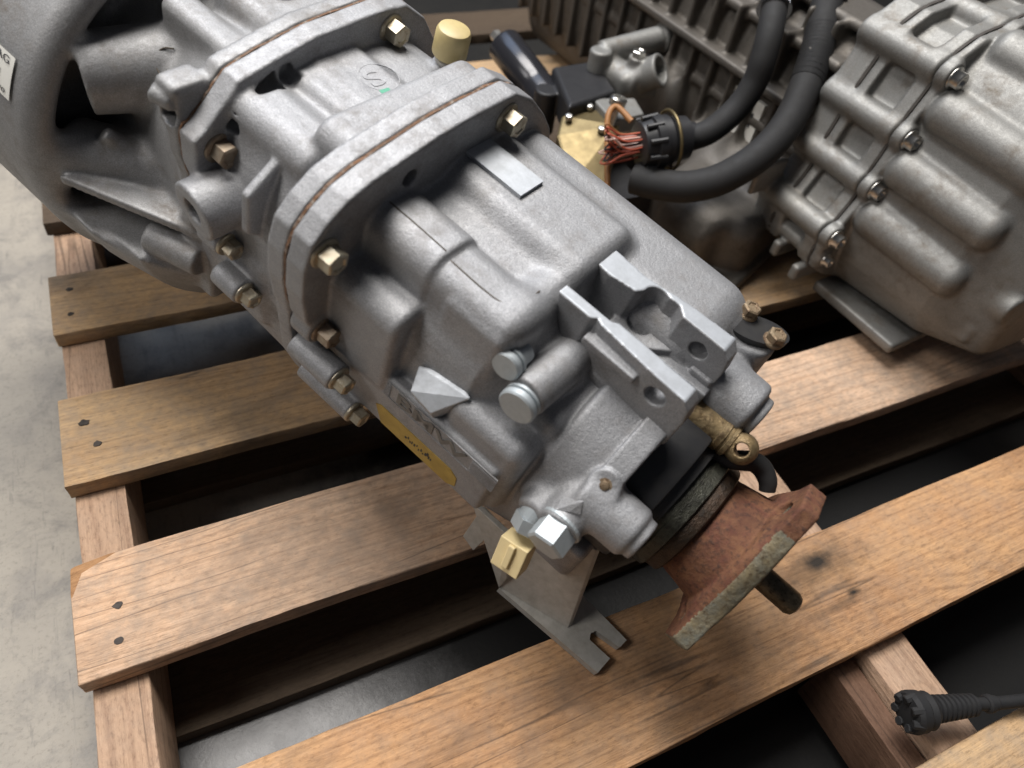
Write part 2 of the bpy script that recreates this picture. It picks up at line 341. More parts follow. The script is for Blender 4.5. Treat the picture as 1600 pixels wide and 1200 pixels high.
def prism(bm, poly, axis, t0, t1):
    """poly 2-D in the two other axes (in order u,v,w)"""
    def P(a, b, t): return {'u': (t, a, b), 'v': (a, t, b), 'w': (a, b, t)}[axis]
    A = [bm.verts.new(P(a, b, t0)) for a, b in poly]; B = [bm.verts.new(P(a, b, t1)) for a, b in poly]
    n = len(poly)
    for i in range(n): bm.faces.new((A[i], A[(i + 1) % n], B[(i + 1) % n], B[i]))
    bm.faces.new(A[::-1]); bm.faces.new(B)
def hexprof(bm, m, r, h, z0=0.0, ch=0.8, dish=True):
    """hexagon head along local z with chamfered top"""
    def ring(rr, z, off=0): return [bm.verts.new(m @ Vector((rr * math.cos(math.pi / 3 * i + off), rr * math.sin(math.pi / 3 * i + off), z))) for i in range(6)]
    a, b, c = ring(r, z0), ring(r, z0 + h - ch), ring(r - ch * 1.3, z0 + h)
    for A, B in ((a, b), (b, c)):
        for i in range(6): bm.faces.new((A[i], A[(i + 1) % 6], B[(i + 1) % 6], B[i]))
    if dish:
        d = ring(r * .62, z0 + h); e = ring(r * .5, z0 + h - 0.7)
        for A, B in ((c, d), (d, e)):
            for i in range(6): bm.faces.new((A[i], A[(i + 1) % 6], B[(i + 1) % 6], B[i]))
        bm.faces.new(e)
    else: bm.faces.new(c)
    bm.faces.new(a[::-1])
_bolt_cache = {}
def hex_bolt_mesh(kind, rh, h, rf, mat):
    key = (kind, rh, h, rf, mat)
    if key in _bolt_cache: return _bolt_cache[key]
    bm = bmesh.new()
    lathe(bm, (0, 0, -1), (0, 0, 5), [(0, rf - .3), (.4, rf), (1.6, rf), (2.4, rf * .93), (2.9, rh * .95)], 32)
    hexprof(bm, Matrix(), rh, h, 1.7)
    bmesh.ops.scale(bm, vec=(S, S, S), verts=bm.verts); bmesh.ops.recalc_face_normals(bm, faces=bm.faces)
    me = bpy.data.meshes.new('bolt'); bm.to_mesh(me); bm.free(); me.materials.append(M[mat]); _bolt_cache[key] = me
    return me
def socket_bolt_mesh(r, h, rf, mat):
    key = ('s', r, h, rf, mat)
    if key in _bolt_cache: return _bolt_cache[key]
    bm = bmesh.new()
    lathe(bm, (0, 0, -1), (0, 0, 5), [(0, rf - .3), (.3, rf), (2, rf), (2.3, rf - .3), (2.4, r), (h, r), (h + .8, r - .8), (h + .8, r * .55), (h - 3, r * .5)], 30)
    bmesh.ops.scale(bm, vec=(S, S, S), verts=bm.verts); bmesh.ops.recalc_face_normals(bm, faces=bm.faces)
    me = bpy.data.meshes.new('socket_bolt'); bm.to_mesh(me); bm.free(); me.materials.append(M[mat])
    for p in me.polygons: p.use_smooth = len(p.vertices) == 4
    _bolt_cache[key] = me
    return me
def place(name, me, th, pos, axis, spin=0.0, label=None):
    o = bpy.data.objects.new(name, me); COL.objects.link(o); o.parent = th.e
    o.matrix_local = Matrix.Translation((Vector(pos) - th.base) * S) @ Vector(axis).to_track_quat('Z', 'Y').to_matrix().to_4x4() @ Matrix.Rotation(spin, 4, 'Z')
    if label: o['label'] = label
    return o

# ------------------------------------------------------------------ cast shapes: a distance field meshed with surface nets
def poly2d(P, X, Y):
    P = np.asarray(P, np.float32); d = np.full(X.shape, 1e9, np.float32); s = np.ones(X.shape, np.float32); n = len(P)
    for i in range(n):
        a = P[i]; b = P[i - 1]; ex, ey = b - a; wx = X - a[0]; wy = Y - a[1]
        t = np.clip((wx * ex + wy * ey) / (ex * ex + ey * ey + 1e-9), 0, 1)
        d = np.minimum(d, (wx - ex * t) ** 2 + (wy - ey * t) ** 2)
        c1 = Y >= a[1]; c2 = Y < b[1]; c3 = ex * wy > ey * wx
        s = np.where((c1 & c2 & c3) | (~c1 & ~c2 & ~c3), -s, s)
    return s * np.sqrt(d)
def chaikin(P, n=2):
    P = [np.array(p, float) for p in P]
    for _ in range(n):
        Q = []
        for i in range(len(P)):
            a, b = P[i], P[(i + 1) % len(P)]; Q += [a * .75 + b * .25, a * .25 + b * .75]
        P = Q
    return [tuple(p) for p in P]
class Vox:
    def __init__(s, lo, hi, h):
        s.h = h; s.lo = np.array(lo, np.float32); n = np.ceil((np.array(hi) - np.array(lo)) / h).astype(int) + 1
        s.ax = [(lo[i] + h * np.arange(n[i])).astype(np.float32) for i in range(3)]
        s.F = np.full(n, 60.0, np.float32)
    def op(s, prim, k=0.0, op='u'):
        fn, lo, hi = prim; m = k + 3 * s.h
        i0 = [max(0, int(math.floor((lo[i] - m - s.lo[i]) / s.h))) for i in range(3)]
        i1 = [min(len(s.ax[i]), int(math.ceil((hi[i] + m - s.lo[i]) / s.h)) + 1) for i in range(3)]
        if any(b <= a for a, b in zip(i0, i1)): return s
        X, Y, Z = np.meshgrid(*[s.ax[i][i0[i]:i1[i]] for i in range(3)], indexing='ij', sparse=True)
        d = fn(X, Y, Z).astype(np.float32)
        sl = tuple(slice(a, b) for a, b in zip(i0, i1)); A = s.F[sl]
        if op == 'u':
            r = np.minimum(A, d)
            if k: hh = np.maximum(k - np.abs(A - d), 0) / k; r = r - hh * hh * k * .25
        else:
            d = -d; r = np.maximum(A, d)
            if k: hh = np.maximum(k - np.abs(A - d), 0) / k; r = r + hh * hh * k * .25
        s.F[sl] = r
        return s
    def sub(s, prim, k=0.0): return s.op(prim, k, 's')
    def mesh(s, name):
        F = s.F.copy(); h = s.h
        for ax in range(3):
            sl = [slice(None)] * 3; sl[ax] = 0; F[tuple(sl)] = np.maximum(F[tuple(sl)], 0.2); sl[ax] = -1; F[tuple(sl)] = np.maximum(F[tuple(sl)], 0.2)
        neg = F < 0; nx, ny, nz = F.shape
        c = [(i, j, k) for i in (0, 1) for j in (0, 1) for k in (0, 1)]
        def corner(i, j, k): return (slice(i, nx - 1 + i), slice(j, ny - 1 + j), slice(k, nz - 1 + k))
        cnt = np.zeros((nx - 1, ny - 1, nz - 1), np.int8)
        for q in c: cnt += neg[corner(*q)]
        act = (cnt > 0) & (cnt < 8)
        ci, cj, ck = np.nonzero(act); nv = len(ci)
        vid = np.full(act.shape, -1, np.int32); vid[ci, cj, ck] = np.arange(nv)
        vals = {q: F[ci + q[0], cj + q[1], ck + q[2]] for q in c}
        acc = np.zeros((nv, 3), np.float32); num = np.zeros(nv, np.float32)
        for q in c:
            for ax in range(3):
                if q[ax] == 0:
                    r = list(q); r[ax] = 1; r = tuple(r); a = vals[q]; b = vals[r]; x = (a < 0) != (b < 0)
                    t = np.where(x, a / np.where(x, a - b, 1), 0)
                    p = np.tile(np.array(q, np.float32), (nv, 1)); p[:, ax] += t
                    acc += p * x[:, None]; num += x
        V = s.lo + (np.stack([ci, cj, ck], 1) + acc / num[:, None]) * h
        quads = []
        for ax in range(3):
            sl0 = [slice(None)] * 3; sl1 = [slice(None)] * 3; sl0[ax] = slice(0, -1); sl1[ax] = slice(1, None)
            x = neg[tuple(sl0)] != neg[tuple(sl1)]
            for b in range(3):
                if b != ax:
                    z = [slice(None)] * 3; z[b] = 0; x[tuple(z)] = False; z[b] = -1; x[tuple(z)] = False
            I = np.array(np.nonzero(x)); flip = neg[tuple(I)]
            o1, o2 = [b for b in range(3) if b != ax]
            def cell(d1, d2):
                J = I.copy(); J[o1] += d1; J[o2] += d2; return vid[tuple(J)]
            q = np.stack([cell(-1, -1), cell(0, -1), cell(0, 0), cell(-1, 0)], 1)
            if ax == 1: flip = ~flip
            q = np.where(flip[:, None], q, q[:, ::-1]); quads.append(q)
        Q = np.concatenate(quads).astype(np.int32)
        Q = Q[(Q >= 0).all(1)]
        me = bpy.data.meshes.new(name)
        me.vertices.add(nv); me.vertices.foreach_set('co', (V * S).astype(np.float32).ravel())
        me.loops.add(Q.size); me.loops.foreach_set('vertex_index', Q.ravel())
        me.polygons.add(len(Q)); me.polygons.foreach_set('loop_start', np.arange(0, Q.size, 4, dtype=np.int32))
        me.polygons.foreach_set('use_smooth', np.ones(len(Q), bool))
        me.update(calc_edges=True)
        return me
def vbox(lo, hi, r=2.0, rot=0.0, axis='u'):
    lo = np.array(lo, float); hi = np.array(hi, float); c = (lo + hi) / 2; b = (hi - lo) / 2 - r
    def fn(X, Y, Z):
        x, y, z = X - c[0], Y - c[1], Z - c[2]
        if rot:
            cs, sn = math.cos(rot), math.sin(rot)
            if axis == 'u': y, z = y * cs + z * sn, -y * sn + z * cs
            elif axis == 'v': x, z = x * cs + z * sn, -x * sn + z * cs
            else: x, y = x * cs + y * sn, -x * sn + y * cs
        dx, dy, dz = np.abs(x) - b[0], np.abs(y) - b[1], np.abs(z) - b[2]
        return np.sqrt(np.maximum(dx, 0) ** 2 + np.maximum(dy, 0) ** 2 + np.maximum(dz, 0) ** 2) + np.minimum(np.maximum(np.maximum(dx, dy), dz), 0) - r
    e = 0 if not rot else max(b) * .6
    return fn, lo - e, hi + e
def vcyl(a, b, r, r2=None, rd=1.5):
    a = np.array(a, float); b = np.array(b, float); L = np.linalg.norm(b - a); d = (b - a) / L; r2 = r if r2 is None else r2
    def fn(X, Y, Z):
        x, y, z = X - a[0], Y - a[1], Z - a[2]; t = x * d[0] + y * d[1] + z * d[2]
        rho = np.sqrt(np.maximum(x * x + y * y + z * z - t * t, 0))
        e1 = rho - (r + (r2 - r) * np.clip(t / L, 0, 1)) + rd; e2 = np.abs(t - L / 2) - L / 2 + rd
        return np.minimum(np.maximum(e1, e2), 0) + np.sqrt(np.maximum(e1, 0) ** 2 + np.maximum(e2, 0) ** 2) - rd
    m = max(r, r2)
    return fn, np.minimum(a, b) - m, np.maximum(a, b) + m
def vprism(poly, axis, t0, t1, rd=1.5):
    i = 'uvw'.index(axis); P = np.array(poly, float)
    def fn(X, Y, Z):
        C = [X, Y, Z]; o = [C[j] for j in range(3) if j != i]
        d2 = poly2d(P, *np.broadcast_arrays(*o)) + rd; dz = np.abs(C[i] - (t0 + t1) / 2) - (t1 - t0) / 2 + rd
        return np.minimum(np.maximum(d2, dz), 0) + np.sqrt(np.maximum(d2, 0) ** 2 + np.maximum(dz, 0) ** 2) - rd
    lo = np.insert(P.min(0), i, t0); hi = np.insert(P.max(0), i, t1)
    return fn, lo, hi
def vloft(st, rd=3.0):
    """st: [(u, polygon in (v,w))...] sorted by u"""
    us = [a for a, _ in st]; allp = np.concatenate([np.array(p, float) for _, p in st])
    def fn(X, Y, Z):
        Yb, Zb = np.broadcast_arrays(Y[0], Z[0]); D = [poly2d(p, Yb, Zb) for _, p in st]
        U = X[:, 0, 0]; out = np.empty((len(U),) + Yb.shape, np.float32)
        for n, uu in enumerate(U):
            k = min(max(np.searchsorted(us, uu) - 1, 0), len(us) - 2); t = min(max((uu - us[k]) / (us[k + 1] - us[k]), 0), 1)
            e1 = D[k] * (1 - t) + D[k + 1] * t + rd; e2 = abs(uu - (us[0] + us[-1]) / 2) - (us[-1] - us[0]) / 2 + rd
            out[n] = np.minimum(np.maximum(e1, e2), 0) + np.sqrt(np.maximum(e1, 0) ** 2 + max(e2, 0) ** 2) - rd
        return out
    lo = np.array([us[0], *allp.min(0)]); hi = np.array([us[-1], *allp.max(0)])
    return fn, lo, hi
def vtun(v0, v1, w0, w1, r, u0, u1, re):
    """rounded bar along u: corner radius r across, re at its two ends"""
    c = ((v0 + v1) / 2, (w0 + w1) / 2); b = ((v1 - v0) / 2 - r, (w1 - w0) / 2 - r)
    def fn(X, Y, Z):
        dy, dz = np.abs(Y - c[0]) - b[0], np.abs(Z - c[1]) - b[1]
        d2 = np.sqrt(np.maximum(dy, 0) ** 2 + np.maximum(dz, 0) ** 2) + np.minimum(np.maximum(dy, dz), 0) - r + re
        e = np.abs(X - (u0 + u1) / 2) - (u1 - u0) / 2 + re
        return np.minimum(np.maximum(d2, e), 0) + np.sqrt(np.maximum(d2, 0) ** 2 + np.maximum(e, 0) ** 2) - re
    return fn, np.array([u0, v0, w0]), np.array([u1, v1, w1])
def inset(poly, s, c=(5, 10)):
    return [((a - c[0]) * s + c[0], (b - c[1]) * s + c[1]) for a, b in poly]

# ================================================================== SETTING
bm = bmesh.new()
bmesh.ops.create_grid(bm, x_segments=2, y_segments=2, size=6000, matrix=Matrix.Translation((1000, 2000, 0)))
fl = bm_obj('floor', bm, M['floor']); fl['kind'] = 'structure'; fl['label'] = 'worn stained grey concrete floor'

# ================================================================== PALLET
pal = Thing('wooden_pallet', TW, (380, 350, -DECK), 'wooden pallet of rough pine boards lying on the concrete floor under both gearboxes', 'pallet')
def board(name, lo, hi, mat, seed, nx=60, ny=6, amp=0.8, chip=None, along='x', label=None):
    r = np.random.default_rng(seed); bm = bmesh.new()
    box(bm, lo, hi)
    ax = 0 if along == 'x' else 1
    L = hi[ax] - lo[ax]
    for k in range(1, nx):
        c = [0, 0, 0]; c[ax] = lo[ax] + L * k / nx; nrm = [0, 0, 0]; nrm[ax] = 1
        bmesh.ops.bisect_plane(bm, geom=bm.verts[:] + bm.edges[:] + bm.faces[:], plane_co=c, plane_no=nrm)
    bmesh.ops.recalc_face_normals(bm, faces=bm.faces)
    ed = [e for e in bm.edges if len(e.link_faces) == 2 and e.calc_face_angle(0) > 0.8]
    bmesh.ops.bevel(bm, geom=ed, offset=1.3, segments=2, affect='EDGES', profile=0.5)
    ph = r.uniform(0, 6.28, 6)
    for v_ in bm.verts:
        t = v_.co[ax] / 40.0; o = 1 - ax
        w1 = math.sin(t * .35 + ph[0]) + .5 * math.sin(t * 1.3 + ph[1]); w2 = math.sin(t * .3 + ph[2]) + .5 * math.sin(t * 1.1 + ph[3])
        side = 1 if v_.co[o] > (lo[o] + hi[o]) / 2 else -1
        v_.co[o] += amp * (w1 if side > 0 else w2) + r.normal(0, .18)
        v_.co.z += .35 * amp * w2 * .5 + r.normal(0, .08)
        if abs(v_.co[ax] - lo[ax]) < 4 or abs(v_.co[ax] - hi[ax]) < 4:
            v_.co[ax] += 1.2 * math.sin(v_.co[o] * .13 + ph[4]) + r.normal(0, .35)
    if chip:          # a corner torn off: several slanting cuts, their faces show fresh wood
        for nx_, ny_, nz_, px_, py_ in ((-.30, .30, .90, -137, 309), (-.14, .36, .92, -128, 317), (-.40, .16, .90, -134, 303)):
            res = bmesh.ops.bisect_plane(bm, geom=bm.verts[:] + bm.edges[:] + bm.faces[:], plane_co=(px_, py_, 0), plane_no=(nx_, ny_, nz_), clear_outer=True)
            ce = [g for g in res['geom_cut'] if isinstance(g, bmesh.types.BMEdge)]
            for f in bmesh.ops.holes_fill(bm, edges=ce, sides=0)['faces']: f.material_index = 1
    return bm_obj(name, bm, M[mat], pal, label, smooth=0.6, mats=[M[mat], M['splinter']] if chip else None)
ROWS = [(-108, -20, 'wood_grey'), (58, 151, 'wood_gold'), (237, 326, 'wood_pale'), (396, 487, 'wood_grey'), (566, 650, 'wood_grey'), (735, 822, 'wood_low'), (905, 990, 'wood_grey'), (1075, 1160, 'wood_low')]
NAILS = []
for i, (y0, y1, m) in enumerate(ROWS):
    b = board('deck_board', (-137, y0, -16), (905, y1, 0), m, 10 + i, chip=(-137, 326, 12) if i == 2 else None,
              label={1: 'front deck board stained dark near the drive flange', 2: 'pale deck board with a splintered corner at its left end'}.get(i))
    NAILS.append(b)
def nail(parent, x, y, sunk=True):
    bm = bmesh.new(); r = random.uniform(2.6, 3.4)
    prism(bm, [(x + r * random.uniform(.75, 1.25) * (1.25 if i in (0, 1, 6, 7) else 1) * math.cos(i * math.pi / 6), y + r * random.uniform(.75, 1.2) * math.sin(i * math.pi / 6)) for i in range(12)], 'w', -2, .45)
    o = bm_obj('nail', bm, M['nail'], parent); return o
for i, pts in {2: [(-108, 284), (-110, 258)], 3: [(-118, 455), (-110, 430)], 4: [(-119, 625), (-120, 590)], 1: [(-112, 120), (-112, 85)], 5: [(-115, 790), (-117, 760)]}.items():
    for x, y in pts: nail(NAILS[i], x, y)
for x0, x1, y0, y1, sd in ((-133, -98, -150, 1180, 40), (386, 428, -150, 1180, 41), (865, 903, -150, 1180, 42)):
    board('stringer', (x0, y0, -84), (x1, y1, -16.4), 'wood_str', sd, along='y', nx=70, amp=1.0)
board('side_batten', (360, -150, -86), (384, 62, -26), 'wood_red', 47, along='y', nx=20, amp=2.0, label='short split batten nailed beside the middle stringer')
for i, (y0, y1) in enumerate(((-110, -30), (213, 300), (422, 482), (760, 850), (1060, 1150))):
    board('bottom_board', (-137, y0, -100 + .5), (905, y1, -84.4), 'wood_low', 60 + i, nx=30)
# ================================================================== MANUAL GEARBOX
G1 = Thing('manual_gearbox', T1, (-300, 0, -105), 'large silver cast aluminium gearbox with a rusty drive flange, across the front of the pallet', 'gearbox')
F2 = [(-110, 62), (-110, 84), (-106, 101), (-96, 112), (-83, 121), (-67, 126), (-20, 134), (10, 136), (46, 136), (68, 124), (90, 104), (106, 86), (118, 62), (121, 20), (114, -40), (92, -85), (40, -106), (-30, -106), (-74, -82), (-86, -45), (-88, -10), (-94, 12), (-106, 38)]
F1 = [(-97, 66), (-97, 86), (-88, 92), (-77, 103), (-66, 115), (-38, 121), (-12, 126), (42, 128), (62, 126), (82, 112), (102, 85), (114, 40), (112, -30), (90, -80), (0, -105), (-60, -85), (-86, -40), (-94, 10), (-90, 40)]
# --- rear (tail) case
V = Vox((-312, -128, -118), (-54, 140, 142), 1.15)
B0 = [(-64, -78), (-74, -44), (-80, -12), (-80, 50), (-70, 78), (-46, 94), (-16, 100), (50, 100), (84, 86), (104, 52), (108, 5), (100, -50), (70, -88), (0, -98), (-45, -94)]
B1 = [(-70, -62), (-77, -30), (-74, 10), (-66, 36), (-52, 56), (-28, 68), (10, 74), (50, 76), (74, 62), (90, 34), (92, -8), (80, -50), (45, -74), (0, -80), (-40, -76)]
B2 = [(-58, -52), (-66, -25), (-66, 10), (-58, 34), (-44, 50), (-22, 62), (10, 68), (45, 68), (66, 54), (78, 28), (80, -8), (68, -44), (40, -62), (0, -68), (-35, -64)]
V.op(vloft([(-292, chaikin(B0)), (-190, chaikin(inset(B0, .96))), (-165, chaikin(B1)), (-95, chaikin(B2))], 4))
V.op(vtun(-68, -27, 30, 106, 15, -300, -239, 2), 1)        # left selector tunnel
V.op(vtun(-67, -29, 30, 102.5, 13, -300, -181, 10), 4)
V.op(vtun(-60, 10, 40, 100.5, 14, -204, -181, 11), 9)
V.op(vtun(-9, 56, 40, 108, 13, -300, -181, 10), 7)               # middle tunnel
V.op(vbox((-300, 20, 30), (-98, 98, 97), 24), 8)               # right shoulder
V.op(vtun(-90, -50, 0, 75, 14, -300, -235, 5), 4)              # lower left tunnel
V.op(vbox((-226, -68.5, 20), (-184, -40, 94), 5), 3)               # flat cheek behind the notch
V.op(vbox((-197, -83, -30), (-139, -40, 45), 10), 3)             # front lower body
V.op(vbox((-266, -87, -29), (-148, -50, 22), 3), 3)              # lettered side panel
V.op(vcyl((-162, -66, 70), (-160, -5, 70), 12.5), 7)             # detent barrel
V.op(vbox((-182, -60, 30), (-138, -10, 58), 8), 5)
V.op(vcyl((-137, 6, 0), (-94, 6, 0), 79, 77, 5), 2)              # tail cover
V.op(vprism([(6 + 82 * math.cos(math.radians(a)), 82 * math.sin(math.radians(a))) for a in range(75, 152, 5)] + [(6 + 70 * math.cos(math.radians(a)), 70 * math.sin(math.radians(a))) for a in (145, 120, 100, 75)], 'u', -107, -92, 1))
V.op(vcyl((-99.5, -54.8, 45.6), (-99.5, -61.0, 50.2), 9.5, rd=1), .5)       # lug with pin
V.op(vcyl((-108, -60, 32), (-68, -60, 32), 17, 16, 4), 5)        # left boss
V.op(vcyl((-80, -60, 32), (-63, -60, 32), 13, rd=1.5), 1.5)
V.op(vcyl((-105, 40, 62), (-62, 40, 62), 22, 21, 4), 6)          # right boss
V.op(vcyl((-75, 40, 62), (-56, 40, 62), 15, rd=2), 2)
V.op(vcyl((-93, 74, 30), (-93, 74, 84), 21, 17, 3), 8)           # plate socket on the right
V.op(vcyl((-105, -50, 26), (-103, -84, 20), 14, 13, 2), 5)       # plug boss
V.op(vcyl((-120, -60, 12), (-119, -82, 8), 13, 12, 4), 6)
V.op(vbox((-112, -60, -70), (-78, -30, -30), 6), 8)
V.op(vcyl((-298, -99, 1), (-262, -99, 1), 9.5), 4)               # lower bolt barrels
V.op(vcyl((-298, -91, -35), (-252, -91, -35), 8), 4)
V.op(vcyl((-300, -93, 24), (-284, -93, 24), 12), 4)
V.op(vprism(F2, 'u', -299.4, -285, 1.4), 3)
V.sub(vbox((-178, -11, 62), (-88, 20, 130), 2), 2)                # trough between the two ears
V.sub(vcyl((-292, -38, 113), (-280, -38, 113), 5.5, rd=.3))
V.sub(vcyl((-292, 95, 78), (-280, 95, 78), 5.0, rd=.3))
V.sub(vbox((-255, -64, -10), (-262, -84, 30), 1))
rear = me_obj('rear_case', V.mesh('rear_case'), M['alu'], G1)
# --- middle case
V = Vox((-412, -128, -118), (-298, 140, 142), 1.4)
C0 = [(-80, -66), (-86, -10), (-87, 44), (-80, 76), (-66, 95), (-46, 104), (-10, 106), (40, 108), (72, 100), (96, 66), (102, 5), (88, -62), (0, -90), (-50, -84)]
V.op(vloft([(-405, chaikin(C0)), (-302, chaikin(inset(C0, 1.03)))], 3))
V.op(vbox((-400, -20, 70), (-325, 21, 112.5), 6), 5)
V.op(vtun(-34, 0, 60, 112, 9, -389, -325, 8), 3)
V.op(vtun(-74, -36, 40, 110, 14, -398, -325, 8), 5)
V.op(vtun(-62, 66, 60, 124, 14, -338, -302, 6), 4)
V.op(vprism(F2, 'u', -314, -300.6, 1.4), 3)
V.op(vprism([(-106, 44), (-104, 20), (-99, -20), (-88, -50), (-60, -40), (-60, 40)], 'u', -312, -300.6, 1.4), 2)
V.op(vprism(F1, 'u', -402, -388, 1.6), 5)
V.sub(vprism([(-76, 88), (-72, 99), (-62, 108), (-42, 113.5), (-40, 104), (-52, 99), (-58, 92), (-60, 85)], 'u', -397, -380, 1.5), 1.5)
V.sub(vcyl((-395, -34, 110), (-380, -34, 110), 5.5, rd=.3))
V.op(vcyl((-380, -108, 47), (-374, -50, 54), 18.5), 5)
V.sub(vcyl((-382, -118, 46), (-377, -86, 50), 8, rd=.5))
V.op(vprism([(-96, 80), (-62, 104), (-62, 60), (-84, 42), (-97, 52)], 'u', -352, -345, 2), 2)
V.op(vcyl((-388, -93, 20), (-370, -93, 20), 9), 4)
V.op(vcyl((-372, -97, -4), (-349, -97, -4), 9.5), 5)
V.op(vbox((-402, -90, -40), (-340, -70, 20), 6), 6)
V.op(vcyl((-352, 66, 90), (-352, 66, 108), 9), 5)
V.op(vcyl((-352, 92, 60), (-330, 92, 78), 20), 8)
mid = me_obj('middle_case', V.mesh('middle_case'), M['alu'], G1)
# --- bell housing with the front half of its flange
V = Vox((-700, -156, -156), (-372, 156, 156), 1.9)
V.op(vcyl((-720, 0, 0), (-490, 0, 0), 143, 140, 16))
V.sub(vcyl((-522, 0, 0), (-460, 0, 0), 122, rd=14), 14)
lob = [(133 * math.cos(math.radians(a)), 133 * math.sin(math.radians(a))) for a in range(194, 292, 6)] + [(20, -60), (-60, -22)]
lob2 = inset(lob, .93, (0, 0)); lob3 = inset(lob, .74, (0, 0))
V.op(vloft([(-520, lob), (-468, lob), (-428, lob2), (-396, lob3)], 12), 10)
V.op(vbox((-500, -92, -60), (-392, -40, 2), 4), 4)
V.op(vcyl((-505, -112, 4), (-452, -70, 4), 22, 18, 12), 14)
V.op(vcyl((-436, -104, -22), (-398, -92, -22), 12, rd=2), 1)
V.op(vprism([(-486, -131), (-470, -60), (-395, -55), (-381, -86)], 'w', -2.5, 4, 1.2), 2)
K0 = [(-78, -50), (-82, 10), (-74, 52), (-56, 80), (-20, 98), (30, 104), (70, 96), (95, 60), (100, 0), (80, -65), (0, -90), (-55, -80)]
K1 = [(-84, -50), (-92, 10), (-92, 60), (-82, 84), (-62, 106), (-20, 116), (40, 118), (76, 108), (98, 76), (108, 20), (90, -70), (0, -95), (-60, -80)]
V.op(vloft([(-540, chaikin(inset(K0, .95))), (-470, chaikin(K0)), (-403.4, chaikin(K1))], 3), 10)
V.op(vbox((-470, -24, 70), (-405, 60, 119), 10), 10)
V.op(vbox((-480, -52, 70), (-408, -30, 110), 8), 8)
V.op(vprism(F1, 'u', -414, -402.6, 1.6), 6)
V.op(vbox((-422, -96, 78), (-404, -72, 109), 4), 3)
V.sub(vbox((-418, -108, 84), (-406, -82, 103), 2), 1)
V.op(vcyl((-421, -97, 98), (-408, -93, 98), 5.5, rd=1), 1)
V.op(vcyl((-498, -94, 58), (-468, -36, 64), 24, 27, 1), 6)
V.op(vcyl((-478, -100, 30), (-462, -74, 2), 5, 5, 2), 6)
V.sub(vcyl((-440, 8, 100), (-440, 6, 130), 8, rd=.5))
bell = me_obj('bell_housing', V.mesh('bell_housing'), M['alu_bell'], G1)
# gasket lines between the cases
def seam(poly, u0, u1, sc_, label):
    bm = bmesh.new(); r = np.random.default_rng(3); P = chaikin(poly, 2)
    P2 = [(a + r.normal(0, .35), b + r.normal(0, .35)) for a, b in inset(P, sc_, (5, 10))]
    prism(bm, P2, 'u', u0, u1); return bm_obj('gasket', bm, M['sealant'], G1, label)
seam(F2, -300.9, -299.1, 0.998, 'rusty gasket line round the rear flange')
seam(F1, -403.0, -401.6, 0.997, 'brown gasket line round the front flange')
# bolts
zb = hex_bolt_mesh('z', 7.6, 9.5, 9.6, 'zinc')
zr = hex_bolt_mesh('zr', 7.6, 9.5, 9.6, 'zincrust')
for pos, me_ in (((-285, -97, 92), zb), ((-285, 42, 121), zb), ((-284, -93, 24), zr), ((-388, -82, 77), zr), ((-388, 49, 114), zb)): place('flange_bolt', me_, G1, pos, (1, 0, 0), random.uniform(0, 1), 'flange bolt with brown rust on its head' if me_ is zr else None)
zs = hex_bolt_mesh('zs', 6.2, 8, 8.2, 'zinc')
for pos in ((-262, -99, 1), (-252, -91, -35), (-370, -93, 20), (-349, -97, -4)): place('flange_bolt', zs, G1, pos, (1, 0, 0), random.uniform(0, 1))
# machined pad on the top of the rear case
bm = bmesh.new(); box(bm, (-290, 9, 98), (-242, 31, 110.5)); bm_obj('machined_pad', bm, M['machined'], G1, bevel=.7)
# arrow-shaped cast lug above the lettering
bm = bmesh.new(); hull(bm, [(a, b - 1.5, c + 3) for a, b, c in [(-222, -78, 40), (-202, -68, 44.5), (-186, -75, 46), (-199, -89, 28), (-216, -89, 31), (-220, -68, 26), (-202, -60, 30), (-187, -64, 26), (-199, -82, 12), (-215, -82, 16)]])
bm_obj('arrow_lug', bm, M['machined'], G1, 'pale arrow shaped cast lug above the raised letters', bevel=.6)
# ears for the shift linkage: plates with machined top edges
def ear(prof, holes, v0, v1, toppoly, name):
    V = Vox((-192, v0 - 6, 48), (-86, v1 + 8, 112), 0.8)
    V.op(vprism(prof, 'v', v0, v1, 1.0))
    if toppoly: 
        W = Vox((-192, v0 - 6, 48), (-86, v1 + 8, 112), 0.8); W.op(vprism(toppoly, 'w', 40, 112, 0.8)); V.F = np.maximum(V.F, W.F)
    for h in holes: V.sub(vcyl((h[0], v0 - 8, h[1]), (h[0], v1 + 10, h[1]), h[2], rd=.3))
    return V
E1 = [(-186, 104), (-97, 104), (-92, 99), (-90, 90), (-90, 66), (-120, 58), (-150, 60), (-172, 72), (-182, 92)]
V = ear(E1, [(-111, 91, 6)], -26, -9, [(-188, -23), (-163, -23), (-160, -20), (-156, -22), (-120, -25), (-90, -26), (-90, -13.5), (-150, -12), (-154, -15), (-164, -15), (-188, -15)], 'a')
V.op(vbox((-160, -29, 90), (-124, -22, 95.5), 1), 1); V.op(vbox((-182, -24, 50), (-91, -14, 72), 2), 2)
V.sub(vcyl((-110, -40, 92), (-110, 0, 92), 5.6, rd=.3))
ear1 = me_obj('linkage_ear', V.mesh('linkage_ear'), None, G1, 'near linkage ear with a slot and one round hole', mats=[M['alu'], M['machined']])
E2 = [(-186, 104), (-99, 104), (-93, 99), (-91, 88), (-91, 62), (-186, 62)]
V = ear(E2, [(-110, 91, 6)], 10, 40, [(-186, 13), (-186, 32), (-160, 30), (-130, 35), (-98, 37), (-90, 33), (-90, 23), (-128, 23), (-134, 29), (-150, 28), (-157, 15), (-174, 12)], 'b')
V.op(vprism([(-186, 14), (-90, 14), (-90, 26), (-128, 28), (-186, 22)], 'w', 58, 76, 1), 2)
